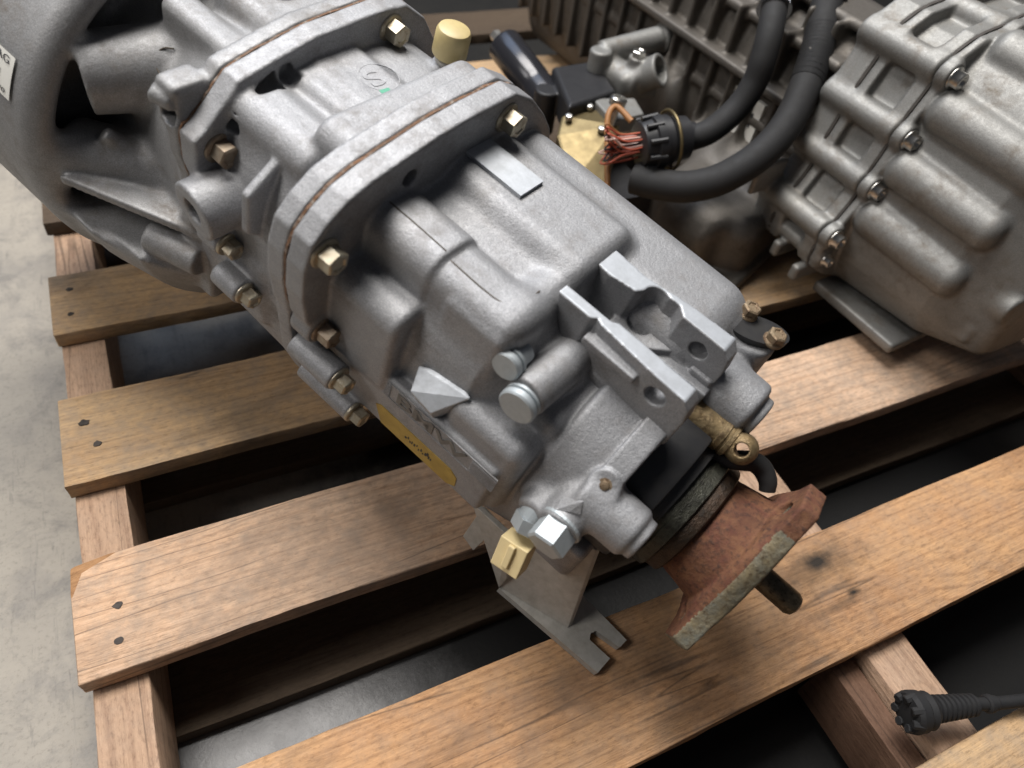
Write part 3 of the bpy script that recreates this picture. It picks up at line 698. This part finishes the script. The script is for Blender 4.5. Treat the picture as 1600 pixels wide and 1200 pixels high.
V.op(vprism([(-160, 8), (-150, 2), (-142, 2), (-130, 12), (-118, 24), (-160, 24)], 'w', 58, 80, 1), 2)
V.sub(vcyl((-146, 22, 76), (-146, 22, 120), 8, rd=.3), 1)
ear2 = me_obj('linkage_ear', V.mesh('linkage_ear'), None, G1, 'far linkage ear with stepped machined inside', mats=[M['alu'], M['machined']])
for o in (ear1, ear2):
    me = o.data; n = np.empty(len(me.polygons) * 3, np.float32); me.polygons.foreach_get('normal', n); c = np.empty(len(me.polygons) * 3, np.float32); me.polygons.foreach_get('center', c)
    mi = ((n.reshape(-1, 3)[:, 2] > .8) & (c.reshape(-1, 3)[:, 2] > .1)).astype(np.int32); me.polygons.foreach_set('material_index', mi)
# plugs on the left side
for a, b, rr in (((-180, -50, 79), (-179, -67.6, 80), 9.0), ((-162, -62, 69), (-161, -75, 69), 11.2)):
    bm = bmesh.new(); L = (Vector(b) - Vector(a)).length
    lathe(bm, a, b, [(0, rr - 1.6), (L - 8, rr - 1.6), (L - 7.6, rr), (L - 6, rr), (L - 5.6, rr - 1.5), (L - 4.6, rr - 1.5), (L - 4.2, rr), (L - 1, rr), (L, rr - 1)], 36)
    bm_obj('round_plug', bm, M['bluezinc'], G1, smooth=.6)
# hexagon plug at the rear left corner
bm = bmesh.new(); m, L = axmat((-103, -82, 20.5), (-102, -100, 17))
hexprof(bm, m @ Matrix.Rotation(.3, 4, 'Z'), 12.2, 14, 1.5, 1.2, False); lathe(bm, (-103, -80, 20.8), (-103, -86, 19.6), [(0, 13.5), (1.8, 13.5), (2.4, 12.8)], 32)
bm_obj('hexagon_plug', bm, M['bluezinc'], G1)
# thin flash of metal left on the plug boss
bm = bmesh.new(); hull(bm, [(-114.8, -85, 25), (-112.7, -73.3, 33), (-102.5, -73.3, 43.6), (-98.3, -77.3, 36.8), (-104.2, -79.8, 35.3), (-111, -82.2, 31.7), (-106, -76, 36)])
bm_obj('casting_flash', bm, M['alu'], G1, bevel=.4)
# switch with cream connector
bm = bmesh.new(); m, L = axmat((-119, -80, 8), (-114, -93, -12)); hexprof(bm, m, 10.5, 10, 2, 1, False); cyl(bm, (-119, -76, 12), (-118, -82, 5), 9)
sw = bm_obj('reverse_switch', bm, M['bluezinc'], G1)
bm = bmesh.new(); box(bm, (-9.5, -7, 0), (9.5, 7, 21)); box(bm, (-2.2, 7.0, 1), (2.2, 9.5, 17)); box(bm, (-7.5, -8.2, 3), (7.5, -6.9, 15))
m, L = axmat((-115.5, -91, -7), (-110, -101, -27)); bmesh.ops.transform(bm, matrix=m @ Matrix.Rotation(.5, 4, 'Z'), verts=bm.verts)
bm2 = bm; bm_obj('connector', bm2, M['cream'], sw, 'cream plastic connector on the switch', bevel=.8)
# small brown pin in the lug
bm = bmesh.new(); lathe(bm, (-99.5, -61, 50.2), (-99.5, -63, 51.7), [(0, 4.2), (.6, 4.2), (.7, 2.9), (2.0, 2.6), (2.4, 1.5), (2.4, 0)], 20); bm_obj('roll_pin', bm, M['rustbolt'], G1, smooth=.6)
# black oval cover with two rusty bolts, right rear
bm = bmesh.new()
ov = [(-92 + 18 * math.cos(a) - 5 * math.sin(a), 74 + 5 * math.cos(a) - 14 * math.sin(a) * 1.0) for a in np.linspace(0, 2 * math.pi, 40, endpoint=False)]
prism(bm, ov, 'w', 84, 88.5); bm_obj('oval_cover', bm, M['seal'], G1, bevel=.8)
rb = hex_bolt_mesh('r', 6.0, 5.5, 6.6, 'rustbolt')
for pos in ((-103, 79, 88.5), (-81, 74, 88.5)): place('cover_bolt', rb, G1, pos, (0, 0, 1), random.uniform(0, 1), 'rusty hexagon bolt on the oval cover')
# seal carrier, rings, drive flange, shaft
bm = bmesh.new(); lathe(bm, (-96, 4, 0), (-70, 4, 0), [(0, 60), (24, 59), (26, 58), (27, 50), (33, 49)], 72); bm_obj('seal_carrier', bm, M['seal'], G1, 'black oily plate round the output shaft', smooth=.6)
bm = bmesh.new(); lathe(bm, (-71, 0, 0), (-50, 0, 0), [(0, 43), (2, 46), (7, 46), (8, 43.5), (12, 43.5), (13, 44.5), (20, 44.5), (21, 43)], 72); bm_obj('oil_seal', bm, M['oilsteel'], G1, smooth=.6)
bm = bmesh.new(); lathe(bm, (-51, 0, 0), (-40, 0, 0), [(0, 41), (1, 41.5), (9, 41), (10, 40), (11, 36)], 72); bm_obj('dust_ring', bm, M['oilbrown'], G1, smooth=.6)
V = Vox((-48, -76, -76), (8, 76, 76), 1.1)
tri = []
for ang in (74, 206, 325):
    a = math.radians(ang); c = (66 * math.cos(a), 66 * math.sin(a)); t_ = (-math.sin(a), math.cos(a)); k = (54 * math.cos(a), 54 * math.sin(a))
    tri += [(k[0] - t_[0] * 20, k[1] - t_[1] * 20), (c[0] - t_[0] * 13, c[1] - t_[1] * 13), (c[0] + t_[0] * 13, c[1] + t_[1] * 13), (k[0] + t_[0] * 20, k[1] + t_[1] * 20)]
V.op(vprism(tri, 'u', -11, 1, 1.2)); V.op(vcyl((-44, 0, 0), (-8, 0, 0), 35, 42, 2), 18)
for ang in (74, 206, 325):
    a = math.radians(ang); V.sub(vcyl((-30, 48 * math.cos(a), 48 * math.sin(a)), (10, 48 * math.cos(a), 48 * math.sin(a)), 6, rd=.3))
V.F += (rng.normal(0, .12, V.F.shape)).astype(np.float32)
fl_ = me_obj('drive_flange', V.mesh('drive_flange'), None, G1, 'three armed drive flange covered in red rust', mats=[M['rust'], M['rustrim']])
me = fl_.data; n = np.empty(len(me.polygons) * 3, np.float32); me.polygons.foreach_get('normal', n); n = n.reshape(-1, 3); c = np.empty(len(me.polygons) * 3, np.float32); me.polygons.foreach_get('center', c); c = c.reshape(-1, 3) / S
me.polygons.foreach_set('material_index', ((c[:, 0] > -10.5) & (np.abs(n[:, 0]) < .8) & ((c[:, 1] * .86 - c[:, 2] * .5) < 14 - 0 * c[:, 1]) & (c[:, 1] * math.cos(math.radians(74)) + c[:, 2] * math.sin(math.radians(74)) < 50)).astype(np.int32))
bm = bmesh.new(); lathe(bm, (-20, 0, 0), (38, 0, 0), [(0, 8), (53, 8), (56, 6.6), (57.5, 4), (58, 0)], 28); bm_obj('output_shaft', bm, M['shaft'], G1, smooth=.5)
# selector rod with its ball end, black hook
bm = bmesh.new(); lathe(bm, (-96, 17, 56), (-58, 19, 56), [(0, 10.5), (26, 10.5), (26.5, 11), (30, 11), (30.5, 10), (32, 10), (32.5, 11), (35, 11), (37, 8)], 30); sr = bm_obj('selector_rod', bm, M['brass'], G1, smooth=.5)
V = Vox((-66, 2, 38), (-36, 38, 74), 0.7)
V.op(vcyl((-55, 11, 64), (-52, 28, 49), 9.5, 9.5, 7)); V.op(vcyl((-64, 19, 56), (-54, 19, 56), 8, 8, 1), 3); V.sub(vcyl((-56, 0, 74), (-50.5, 36, 42), 4.2, rd=.2))
me_obj('rod_end', V.mesh('rod_end'), M['brass'], sr)
bm = bmesh.new(); tube(bm, [(-64, 14, 44), (-54, 18, 44), (-47, 25, 43), (-41, 31, 42), (-34, 33, 40), (-27, 31, 37), (-23, 28, 33)], 6, 12, 6, rad=lambda t: 5.0 + 1.5 * math.sin(t * 3.1)); bm_obj('rubber_hook', bm, M['rubber'], G1, smooth=1)
# breather cap
bm = bmesh.new(); lathe(bm, (-352, 66, 104), (-352, 66, 136), [(0, 7.5), (2, 8.2), (6, 8.2), (7, 6.5), (10, 6.5)], 28); br = bm_obj('breather', bm, M['plate'], G1, smooth=.6)
bm = bmesh.new(); lathe(bm, (-352, 66, 113), (-352, 66, 136), [(0, 10.8), (1, 11.4), (15, 11.2), (17.5, 10), (18.3, 8), (18.4, 0)], 32); bm_obj('cap', bm, M['cap'], br, 'yellowed nylon cap of the breather', smooth=.6)
# grooves (mould parting lines) drawn with a thin strip of dirt
def groove(pts, r=.45, name='parting_line'):
    bm = bmesh.new(); tube(bm, pts, r, 6, 4); return bm_obj(name, bm, M['groove'], G1, smooth=1)
# bottom mounting bracket
bm = bmesh.new(); prism(bm, [(-107, -73), (-19, -76), (-18, -62), (-36, -60.5), (-38, -56), (-36, -52), (-17, -51), (-16, -43), (-60, -36), (-100, -40)], 'w', 0, 7)
zf = lambda uu: (uu * 0.208658 - 105) / 0.977989     # height of the deck in the tilted frame
for v_ in bm.verts: v_.co.z += zf(v_.co.x) + .3
br_ = bm_obj('mount_bracket', bm, M['plate'], G1, 'grey stamped steel bracket standing on the front deck board', bevel=.6)
bm = bmesh.new(); hull(bm, [(-107, -73.5, -122), (-107, -72, -104), (-124, -74, -49), (-156, -74, -50), (-107, -69.5, -122), (-107, -68, -104), (-124, -70, -49), (-156, -70, -50)])
bm_obj('side_wing', bm, M['plate'], br_, bevel=.5)
bm = bmesh.new(); hull(bm, [(-107, -72, -122), (-52, -64, -112), (-76, -44, -38), (-116, -50, -34), (-105, -69, -122), (-51, -60, -112), (-74, -41, -38), (-114, -47, -34)])
bm_obj('web', bm, M['plate'], br_, bevel=.5)
bm = bmesh.new(); hull(bm, [(-150, -68, -60), (-150, -74, -98), (-138, -74, -104), (-134, -68, -62), (-150, -64, -60), (-150, -70, -98), (-138, -70, -104), (-134, -64, -62)])
bm_obj('back_tab', bm, M['plate'], br_, bevel=.5)
# raised maker's letters on the side panel, frame lines and stripe blocks
def text_obj(txt, size, mtx, mat, parent, name, extrude=.5, xs=1.0, bold=0.0):
    cu = bpy.data.curves.new(name, 'FONT'); cu.body = txt; cu.size = size; cu.extrude = extrude; cu.offset = bold; cu.space_character = 1.0
    o = bpy.data.objects.new('t', cu); COL.objects.link(o); dg = bpy.context.evaluated_depsgraph_get()
    me = bpy.data.meshes.new_from_object(o.evaluated_get(dg)); bpy.data.objects.remove(o)
    bm = bmesh.new(); bm.from_mesh(me); xs_ = [v.co.x for v in bm.verts]; w0, w1 = min(xs_), max(xs_)
    for v in bm.verts: v.co.x = (v.co.x - w0) * xs / (w1 - w0)
    bmesh.ops.transform(bm, matrix=mtx, verts=bm.verts)
    return bm_obj(name, bm, mat, parent)
SIDE = Matrix(((1, 0, 0, 0), (0, 0, -1, 0), (0, 1, 0, 0), (0, 0, 0, 1)))     # text plane facing -v
text_obj('BMW', 13.8, Matrix.Translation((-225, -87.0, 7.4)) @ SIDE, M['letter'], G1, 'raised_lettering', .6, 56, .3)
bm = bmesh.new(); box(bm, (-254, -87.5, 19.0), (-146, -86.5, 19.7)); box(bm, (-254, -87.5, 4.4), (-146, -86.5, 5.1)); bm_obj('raised_frame', bm, M['alu'], G1)
for x0, x1 in ((-254, -231), (-165, -146)):
    bm = bmesh.new()
    for k in range(7): box(bm, (x0, -87.8, 6.2 + 1.75 * k), (x1, -86.5, 7.1 + 1.75 * k))
    bm_obj('stripe_block', bm, M['alu'], G1)['kind'] = 'stuff'
bm = bmesh.new(); prism(bm, [(-239, -12), (-235, -9), (-175, -9), (-169, -13), (-168, -22), (-174, -26.5), (-232, -26.5)], 'v', -87.5, -86.8)
lb = bm_obj('yellow_sticker', bm, M['yellow'], G1)
bm = bmesh.new(); r = np.random.default_rng(8); x = -212
while x < -190:
    h0 = r.uniform(-20, -17); box(bm, (x, -87.7, h0), (x + r.uniform(.6, 1.6), -87.4, h0 + r.uniform(1.2, 3.6))); x += r.uniform(1.4, 2.6)
sm = bm_obj('worn_print', bm, M['ink'], lb); sm['kind'] = 'stuff'
# S mark, green dab, front mark
text_obj('S', 19, Matrix.Translation((-351, 0, 112.4)) @ Matrix.Rotation(math.radians(90), 4, 'Z'), M['alu'], G1, 'raised_letter', .5, 11, .2)
bm = bmesh.new(); lathe(bm, (-357, 9, 112.2), (-357, 9, 113), [(0, 12.5), (.5, 12.4), (.5, 12.0), (0, 11.9)], 40); bm_obj('raised_ring', bm, M['alu'], G1, smooth=1)
bm = bmesh.new(); prism(bm, [(-348, 0), (-344.5, -.5), (-343.8, 6), (-347, 7)], 'w', 112, 112.75); bm_obj('paint_dab', bm, M['green'], G1, 'small green paint dab below the letter')
# paper label on the bell housing
def wrap_label(R0, a0, a1, u0, u1, mat, name, parent, off=.4):
    bm = bmesh.new(); n = 10; rows = []
    for i in range(n + 1):
        a = math.radians(a0 + (a1 - a0) * i / n); rows.append([bm.verts.new((uu, (R0 + off) * math.cos(a), (R0 + off) * math.sin(a))) for uu in (u0, u1)])
    for A, B in zip(rows, rows[1:]): bm.faces.new((A[0], A[1], B[1], B[0]))
    return bm_obj(name, bm, mat, parent, smooth=1)
pl = wrap_label(141.2, 151, 162, -600, -512, M['white'], 'paper_label', G1)
def on_bell(txt, size, width, uu, ang):
    a = math.radians(ang); r_ = 142.0
    m = Matrix(((1, 0, 0, uu), (0, math.sin(a), math.cos(a), r_ * math.cos(a)), (0, -math.cos(a), math.sin(a), r_ * math.sin(a)), (0, 0, 0, 1)))
    return text_obj(txt, size, m, M['ink'], pl, 'printed_text', .03, width)
on_bell('GETRAG', 6.5, 34, -550, 153.5); on_bell('004670', 4, 22, -538, 161)
bm = bmesh.new(); x = -555
while x < -522:
    wd = random.choice((.7, 1.1, 1.6)); a = math.radians(157.5); c_ = Vector((0, 142 * math.cos(a), 142 * math.sin(a))); t_ = Vector((0, math.sin(a), -math.cos(a))) * 4.2
    vs = [bm.verts.new(Vector((xx, 0, 0)) + c_ + t_ * sg) for xx, sg in ((x, -1), (x + wd, -1), (x + wd, 1), (x, 1))]; bm.faces.new(vs); x += wd + random.choice((.7, 1.2))
bm_obj('barcode', bm, M['ink'], pl)
groove([(-460, -56.3, 86.8), (-465, -60, 85.2), (-466, -65, 81.2), (-462, -68, 77), (-456, -69, 74.4)], .5, 'raised_letter')
groove([(-284, -54, 105.9), (-262, -54, 105.9), (-241, -54.5, 105.9)], .5); groove([(-238, -54.5, 102.4), (-215, -55, 102.4), (-202, -54, 102.4), (-197, -50, 102.3), (-193.5, -44, 102.2), (-193, -30, 102.0)], .5)

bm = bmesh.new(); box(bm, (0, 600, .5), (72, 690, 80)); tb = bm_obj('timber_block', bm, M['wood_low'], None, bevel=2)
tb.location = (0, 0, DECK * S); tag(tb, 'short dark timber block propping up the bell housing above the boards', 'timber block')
# ================================================================== SECOND GEARBOX
G2 = Thing('second_gearbox', T2, (-200, 80, -25), 'ribbed aluminium gearbox with hoses, standing behind and to the right of the front gearbox', 'gearbox')
V = Vox((-116, -62, -14), (96, 220, 300), 1.9)
D0 = [(26, 2), (8, 26), (-5, 56), (-2, 120), (8, 172), (24, 228), (60, 262), (150, 272), (205, 200), (205, 8)]
D1 = [(34, 22), (26, 60), (34, 120), (44, 165), (58, 205), (90, 232), (150, 240), (190, 190), (190, 20)]
V.op(vloft([(-108, chaikin(D0)), (0, chaikin(inset(D0, .94, (110, 110)))), (62, chaikin(D1))], 10))
for z, q in ((100, 6), (151, 12), (204, 26), (250, 66)):
    V.op(vcyl((-100, q - 3, z), (16, q + 6, z - 8), 20, 19, 13), 4)
V.op(vcyl((-60, 130, 262), (50, 130, 246), 22, 18, 14), 14)
V.op(vbox((-106, -2, -6), (2, 60, 6), 3), 3)
V.op(vbox((0, 20, 40), (46, 70, 62), 4), 3); V.op(vcyl((20, 40, 90), (60, 34, 90), 16, rd=2), 6)
FL = [(-30, 36), (-34, 62), (-22, 84), (-8, 112), (-8, 140), (-2, 164), (2, 190), (12, 215), (20, 244), (44, 258), (80, 264), (98, 270), (190, 280), (205, 200), (205, 10), (20, 10), (-10, 22)]
V.op(vprism(FL, 'u', -108, -99, 2), 4)
BOLTS = [(-22, 47, 9), (-26, 75, 12), (-4, 126, 12), (5, 176, 12), (20, 231, 12), (84, 256, 12), (150, 272, 12)]
for q, z, r_ in BOLTS: V.op(vcyl((-108, q, z), (-96, q, z), r_, rd=2), 4)
me_obj('rear_cover', V.mesh('rear_cover'), M['alu_old'], G2)
V = Vox((-200, -62, -14), (-106, 220, 300), 2.0)
V.op(vprism(inset(FL, .92, (120, 130)), 'u', -192, -110, 3))
V.op(vprism(FL, 'u', -124, -109.2, 2), 3); V.op(vprism(FL, 'u', -166, -155, 2), 3); V.op(vprism(FL, 'u', -194, -168, 2), 3)
for q, z, r_ in BOLTS: V.op(vcyl((-196, q, z), (-109, q, z), r_, rd=3), 5)
V.op(vbox((-150, -40, 22), (-140, 0, 40), 2), 2); V.op(vbox((-118, -40, 14), (-108, 0, 32), 2), 2)
V.op(vbox((-190, -66, 76), (-184, -20, 110), 2), 2)
me_obj('intermediate_plate', V.mesh('intermediate_plate'), M['alu_old'], G2)
V = Vox((-760, -140, -30), (-140, 200, 290), 3.0)
W0 = [(30, -5), (14, 60), (14, 150), (30, 195), (60, 216), (150, 220), (190, 150), (190, 0), (80, -16)]
V.op(vloft([(-750, chaikin(inset(W0, 1.1, (80, 110)))), (-200, chaikin(inset(W0, .97, (80, 110))))], 4))
for q, z, hh in ((-6, 143, 5), (8, 100, 5), (14, 190, 5), (40, 220, 5)):
    V.op(vbox((-740, q, z - hh), (-200, q + 60, z + hh), 2), 3)
for k in range(16):
    uu = -232 - k * 34
    V.op(vbox((uu - 3, 2, 140), (uu + 3, 50, 200), 2), 2); V.op(vbox((uu - 3, 26, 186), (uu + 3, 80, 222), 2), 2)
    V.op(vbox((uu - 14, -2, 30), (uu - 9, 30, 142), 2), 2)
V.op(vcyl((-340, 30, 18), (-190, 24, 26), 56, 58, 20), 16); V.op(vbox((-330, -34, -22), (-200, 60, 4), 6), 6)
V.op(vbox((-300, -96, -23), (-170, 20, 52), 22, .35, 'w'), 10); V.op(vbox((-310, -112, -24), (-160, 20, -8), 5, .35, 'w'), 3); V.op(vcyl((-250, -70, 20), (-180, -80, 20), 34, 30, 12), 8)
V.op(vcyl((-420, -10, 50), (-420, 40, 50), 46, 56, 10), 20)
me_obj('main_case', V.mesh('main_case'), M['alu_dirty'], G2)
sb = socket_bolt_mesh(7.2, 9, 9.4, 'steel')
for q, z, r_ in BOLTS[1:]: place('socket_bolt', sb, G2, (-96, q, z), (1, 0, 0), 0)
sb2 = socket_bolt_mesh(5.2, 7, 7.2, 'steel'); place('socket_bolt', sb2, G2, (-96, -22, 47), (1, 0, 0), 0)
bm = bmesh.new(); prism(bm, chaikin(inset(FL, 1.004, (120, 130)), 1), 'u', -110.2, -107.6); bm_obj('gasket', bm, M['dimple'], G2)
bm = bmesh.new(); prism(bm, chaikin(inset(FL, 1.004, (120, 130)), 1), 'u', -168.6, -165.5); bm_obj('gasket', bm, M['dimple'], G2)
# barcode label on the side
bm = bmesh.new(); hull(bm, [(-322, 8.5, 66), (-262, 8.5, 66), (-262, 10.5, 122), (-322, 10.5, 122), (-322, 16, 66), (-262, 16, 66), (-262, 16, 122), (-322, 16, 122)])
pl2 = bm_obj('paper_label', bm, M['white'], G2)
bm = bmesh.new(); x = -317
while x < -272: 
    wd = random.choice((.8, 1.2, 1.8)); box(bm, (x, 8.6, 92), (x + wd, 9.9, 108)); x += wd + random.choice((.8, 1.4))
bm_obj('barcode', bm, M['ink'], pl2)

# ================================================================== THINGS BETWEEN THE GEARBOXES (world coordinates)
def world_thing(name, base, label, cat, group=None): return Thing(name, TW, base, label, cat, group)
# two hoses
def hose(pts, rr, label, clampz, ribs=None):
    h = world_thing('rubber_hose', pts[-1], label, 'hose')
    bm = bmesh.new(); tube(bm, pts, rr, 20, 8); bm_obj('hose_body', bm, M['rubber'], h, smooth=1)
    a, b = Vector(pts[0]), Vector(pts[1]); d = (b - a).normalized(); bm = bmesh.new()
    p0 = a - d * 20; lathe(bm, p0, p0 + d * clampz, [(0, rr + 1), (6, rr + 1), (8, rr + 3.2), (12, rr + 1.2), (20, rr + 1.2), (23, rr + 3.6), (27, rr + 1.4), (36, rr + 1.4), (39, rr + 3.4), (43, rr + 1.4), (clampz - 3, rr + 2), (clampz - 1, rr + 4), (clampz, rr + 4)], 28)
    bm_obj('crimp_sleeve', bm, M['chrome'], h, smooth=.8)
    if ribs:
        P = spline(pts, 8); bm = bmesh.new()
        for i in range(ribs[0], ribs[1]):
            for f_ in (0, .25, .5, .75):
                p = P[i].lerp(P[i + 1], f_); dd = (P[i + 1] - P[i]).normalized(); lathe(bm, p - dd, p + dd, [(0, rr), (.5, rr + .7), (1.3, rr + .7), (1.8, rr)], 20)
        bm_obj('ribbed_sleeve', bm, M['rubber'], h, smooth=.8)
    return h
hose([(576, 575, 262), (547, 535, 238), (537, 520, 215), (533, 516, 192), (520, 514, 168), (497, 512, 150), (479, 515, 142), (466, 523, 139)], 12.5, 'shorter black rubber hose running into the round wiring connector', 56)
hose([(650, 582, 262), (625, 548, 240), (607, 524, 220), (579, 495, 198), (553, 474, 172), (522, 463, 148), (485, 464, 126), (455, 475, 114), (434, 494, 108), (418, 515, 104)], 15.5, 'thicker black rubber hose looping below the round wiring connector', 50, (12, 24))
# wiring connector
cn = world_thing('wiring_connector', (450, 526, 110), 'round black wiring connector with red and pink wires spilling out', 'connector')
a, b = Vector((422, 527, 134)), Vector((482, 518, 141)); bm = bmesh.new()
lathe(bm, a, b, [(0, 20), (1, 22), (12, 24), (13, 27), (22, 27), (23, 25), (30, 25), (31, 23), (50, 21), (52, 15), (60, 14)], 36); bm_obj('connector_body', bm, M['black'], cn, smooth=.5)
bm = bmesh.new(); 
for i in range(10):
    an = 2 * math.pi * i / 10; m, L = axmat(a, b); p = m @ Vector((24.6 * math.cos(an), 24.6 * math.sin(an), 3)); p2 = m @ Vector((26.2 * math.cos(an), 26.2 * math.sin(an), 20)); cyl(bm, p, p2, 2.6, 8, .3)
bm_obj('locking_lugs', bm, M['black'], cn)
bm = bmesh.new(); m, L = axmat(a, b); pts = [m @ Vector((28.5 * math.cos(t_), 28.5 * math.sin(t_), 33)) for t_ in np.linspace(0, 2 * math.pi, 25)]; tube(bm, pts, 1.8, 8, 3, cap=False); bm_obj('wire_ring', bm, M['bronze'], cn, smooth=1)
r = np.random.default_rng(11)
for i in range(22):
    m, L = axmat(a, b); an = r.uniform(0, 6.28); rr = r.uniform(2, 15); p0 = m @ Vector((rr * math.cos(an), rr * math.sin(an), 4)); p1 = m @ Vector((rr * math.cos(an) * 1.1, rr * math.sin(an) * 1.1, -14 - r.uniform(0, 8)))
    p2 = p1 + Vector((-16 + r.uniform(-4, 4), r.uniform(-4, 8), r.uniform(-8, 14))); p3 = Vector((405 + r.uniform(-5, 5), 545 + r.uniform(-6, 6), 114 + r.uniform(-6, 6)))
    bm = bmesh.new(); tube(bm, [p0, p1, p2, p3 + Vector((4, 0, 10)), p3], 1.0, 8, 6); bm_obj('wire', bm, M[('wirered', 'wirered', 'wirepink', 'wirepink', 'rubber')[i % 5] if i != 7 else 'wireorange'], cn, smooth=1)
bm = bmesh.new(); tube(bm, [(432, 560, 140), (424, 580, 146), (412, 574, 140), (404, 552, 118), (396, 528, 96), (390, 512, 80)], 3.2, 12, 6); bm_obj('orange_sleeve', bm, M['wireorange'], cn, smooth=1)
# hydraulic unit: black cap, gold plate, screws
hu = world_thing('hydraulic_unit', (430, 610, 20), 'hydraulic unit with black square cap on a gold plated bracket, behind the front gearbox', 'hydraulic unit')
V = Vox((378, 610, 60), (500, 745, 140), 1.4)
V.op(vprism([(400, 632), (424, 721), (486, 726), (472, 652)], 'w', 84, 122, 5)); V.op(vcyl((404, 690, 60), (404, 690, 112), 14, rd=2), 4)
me_obj('cap', V.mesh('cap'), M['black'], hu, 'black moulded cap')
bm = bmesh.new(); hull(bm, [(376, 560, 60), (410, 548, 60), (450, 596, 60), (480, 640, 60), (396, 640, 60), (380, 615, 100), (376, 560, 76), (410, 548, 76), (448, 600, 112), (480, 640, 112), (398, 640, 108)])
bm_obj('bracket', bm, M['bronze'], hu, bevel=3)
bm = bmesh.new(); hull(bm, [(438, 600, 100), (482, 606, 100), (490, 640, 100), (440, 650, 100), (438, 600, 118), (482, 606, 118), (490, 640, 118), (440, 650, 118)]); bm_obj('valve_block', bm, M['alu_old'], hu, bevel=2)
bm = bmesh.new(); lathe(bm, (438, 604, 112), (444, 606, 142), [(0, 5), (20, 5), (21, 9), (28, 9.5), (30, 8), (30, 4), (27, 3.5)], 20); bm_obj('plunger', bm, M['steel'], hu, smooth=.6)
for p in ((432, 640, 112), (426, 600, 108), (400, 628, 110)):
    bm = bmesh.new(); lathe(bm, p, Vector(p) + Vector((-1, -1, 6)), [(0, 4.2), (3, 4.2), (4.5, 3.2), (5, 0)], 14); bm_obj('screw', bm, M['steel'], hu, smooth=.6)
bm = bmesh.new(); box(bm, (372, 540, -1), (470, 640, 60)); bm_obj('base_block', bm, M['black'], hu, bevel=5)
# cast valve body with an open port
V = Vox((436, 610, 90), (580, 740, 175), 1.3)
V.op(vcyl((462, 700, 138), (545, 704, 146), 12, 14, 3)); V.op(vcyl((545, 704, 146), (552, 704, 147), 17, rd=2), 2); V.op(vcyl((486, 668, 116), (508, 640, 141), 15, 19, 2), 8)
V.sub(vcyl((499, 651.5, 131), (516, 630, 150), 13.5, rd=1)); V.op(vcyl((470, 690, 120), (490, 650, 120), 16, rd=4), 8); V.op(vbox((466, 650, 100), (520, 700, 130), 6), 8); V.op(vcyl((488, 664, 120), (488, 662, 148), 10, rd=2), 4)
V.op(vcyl((456, 690, 120), (456, 690, 146), 13, rd=3), 5); V.op(vcyl((560, 704, 147), (578, 704, 149), 11, rd=3), 3); V.op(vcyl((540,704,146),(570,704,148),9,rd=2),2)
vb = me_obj('valve_body', V.mesh('valve_body'), M['alu_old'], None); tag(vb, 'pale cast valve body with a round open port, beside the black square cap', 'valve')
vb.location = (0.018, 0.012, DECK * S)
bm = bmesh.new(); hexprof(bm, Matrix.Translation((488, 662, 147)), 8, 8); bm_obj('hexagon_plug', bm, M['steel'], vb)
# black glossy accumulator cylinder
ac = world_thing('accumulator', (405, 700, 80), 'glossy black cylinder with a small bolt on its end, lying behind the breather cap', 'cylinder')
a, b = Vector((396, 800, 116)), Vector((418, 696, 84)); L = (b - a).length
bm = bmesh.new(); lathe(bm, a, b, [(0, 17), (2, 20), (5, 21.5), (L * .62, 21.5), (L * .66, 20.5), (L * .7, 21.5), (L - 3, 21.5), (L, 18)], 40); bm_obj('barrel', bm, M['gloss'], ac, smooth=.6)
bm = bmesh.new(); m, _ = axmat(a, a - (b - a)); hexprof(bm, m @ Matrix.Translation((6, 4, 0)), 7, 12); bm_obj('end_bolt', bm, M['steel'], ac)
# loose cable at the lower right
cb = world_thing('loose_cable', (400, 0, 0), 'loose black cable with a corrugated rubber boot resting on the pallet, bottom right', 'cable')
a, b = Vector((364, 10, 12)), Vector((384, 4, 12))
bm = bmesh.new(); lathe(bm, a, b, [(0, 8), (1, 13), (4, 14.5), (10, 14), (12, 12), (16, 13), (20, 10)], 24)
for i in range(7):
    an = i * .9; m, L = axmat(a, b); cyl(bm, m @ Vector((9.5 * math.cos(an), 9.5 * math.sin(an), -2)), m @ Vector((12 * math.cos(an), 12 * math.sin(an), 6)), 3.2, 8)
bm_obj('plug', bm, M['rubber'], cb, smooth=.5)
bm = bmesh.new(); a, b = Vector((382, 5, 12)), Vector((418, -6, 12)); pr = []
for k in range(9): pr += [(k * 4, 9.6 - k * .25), (k * 4 + 1.6, 9.6 - k * .25), (k * 4 + 2.2, 7.8 - k * .2), (k * 4 + 3.4, 7.8 - k * .2)]
lathe(bm, a, b, pr, 24); bm_obj('boot', bm, M['rubber'], cb, smooth=.5)
bm = bmesh.new(); tube(bm, [(416, -5, 12), (430, -10, 11), (460, -19, 10), (500, -30, 8), (560, -40, 6), (640, -42, 6)], 4.5, 14, 6); bm_obj('cord', bm, M['rubber'], cb, smooth=1)
bm = bmesh.new(); lathe(bm, (424, -8, 11.5), (434, -11, 11), [(0, 5), (1, 6.4), (4, 6.4), (5, 5.2), (8, 5.2), (9, 4.6)], 20); bm_obj('collar', bm, M['rubber'], cb, smooth=.5)
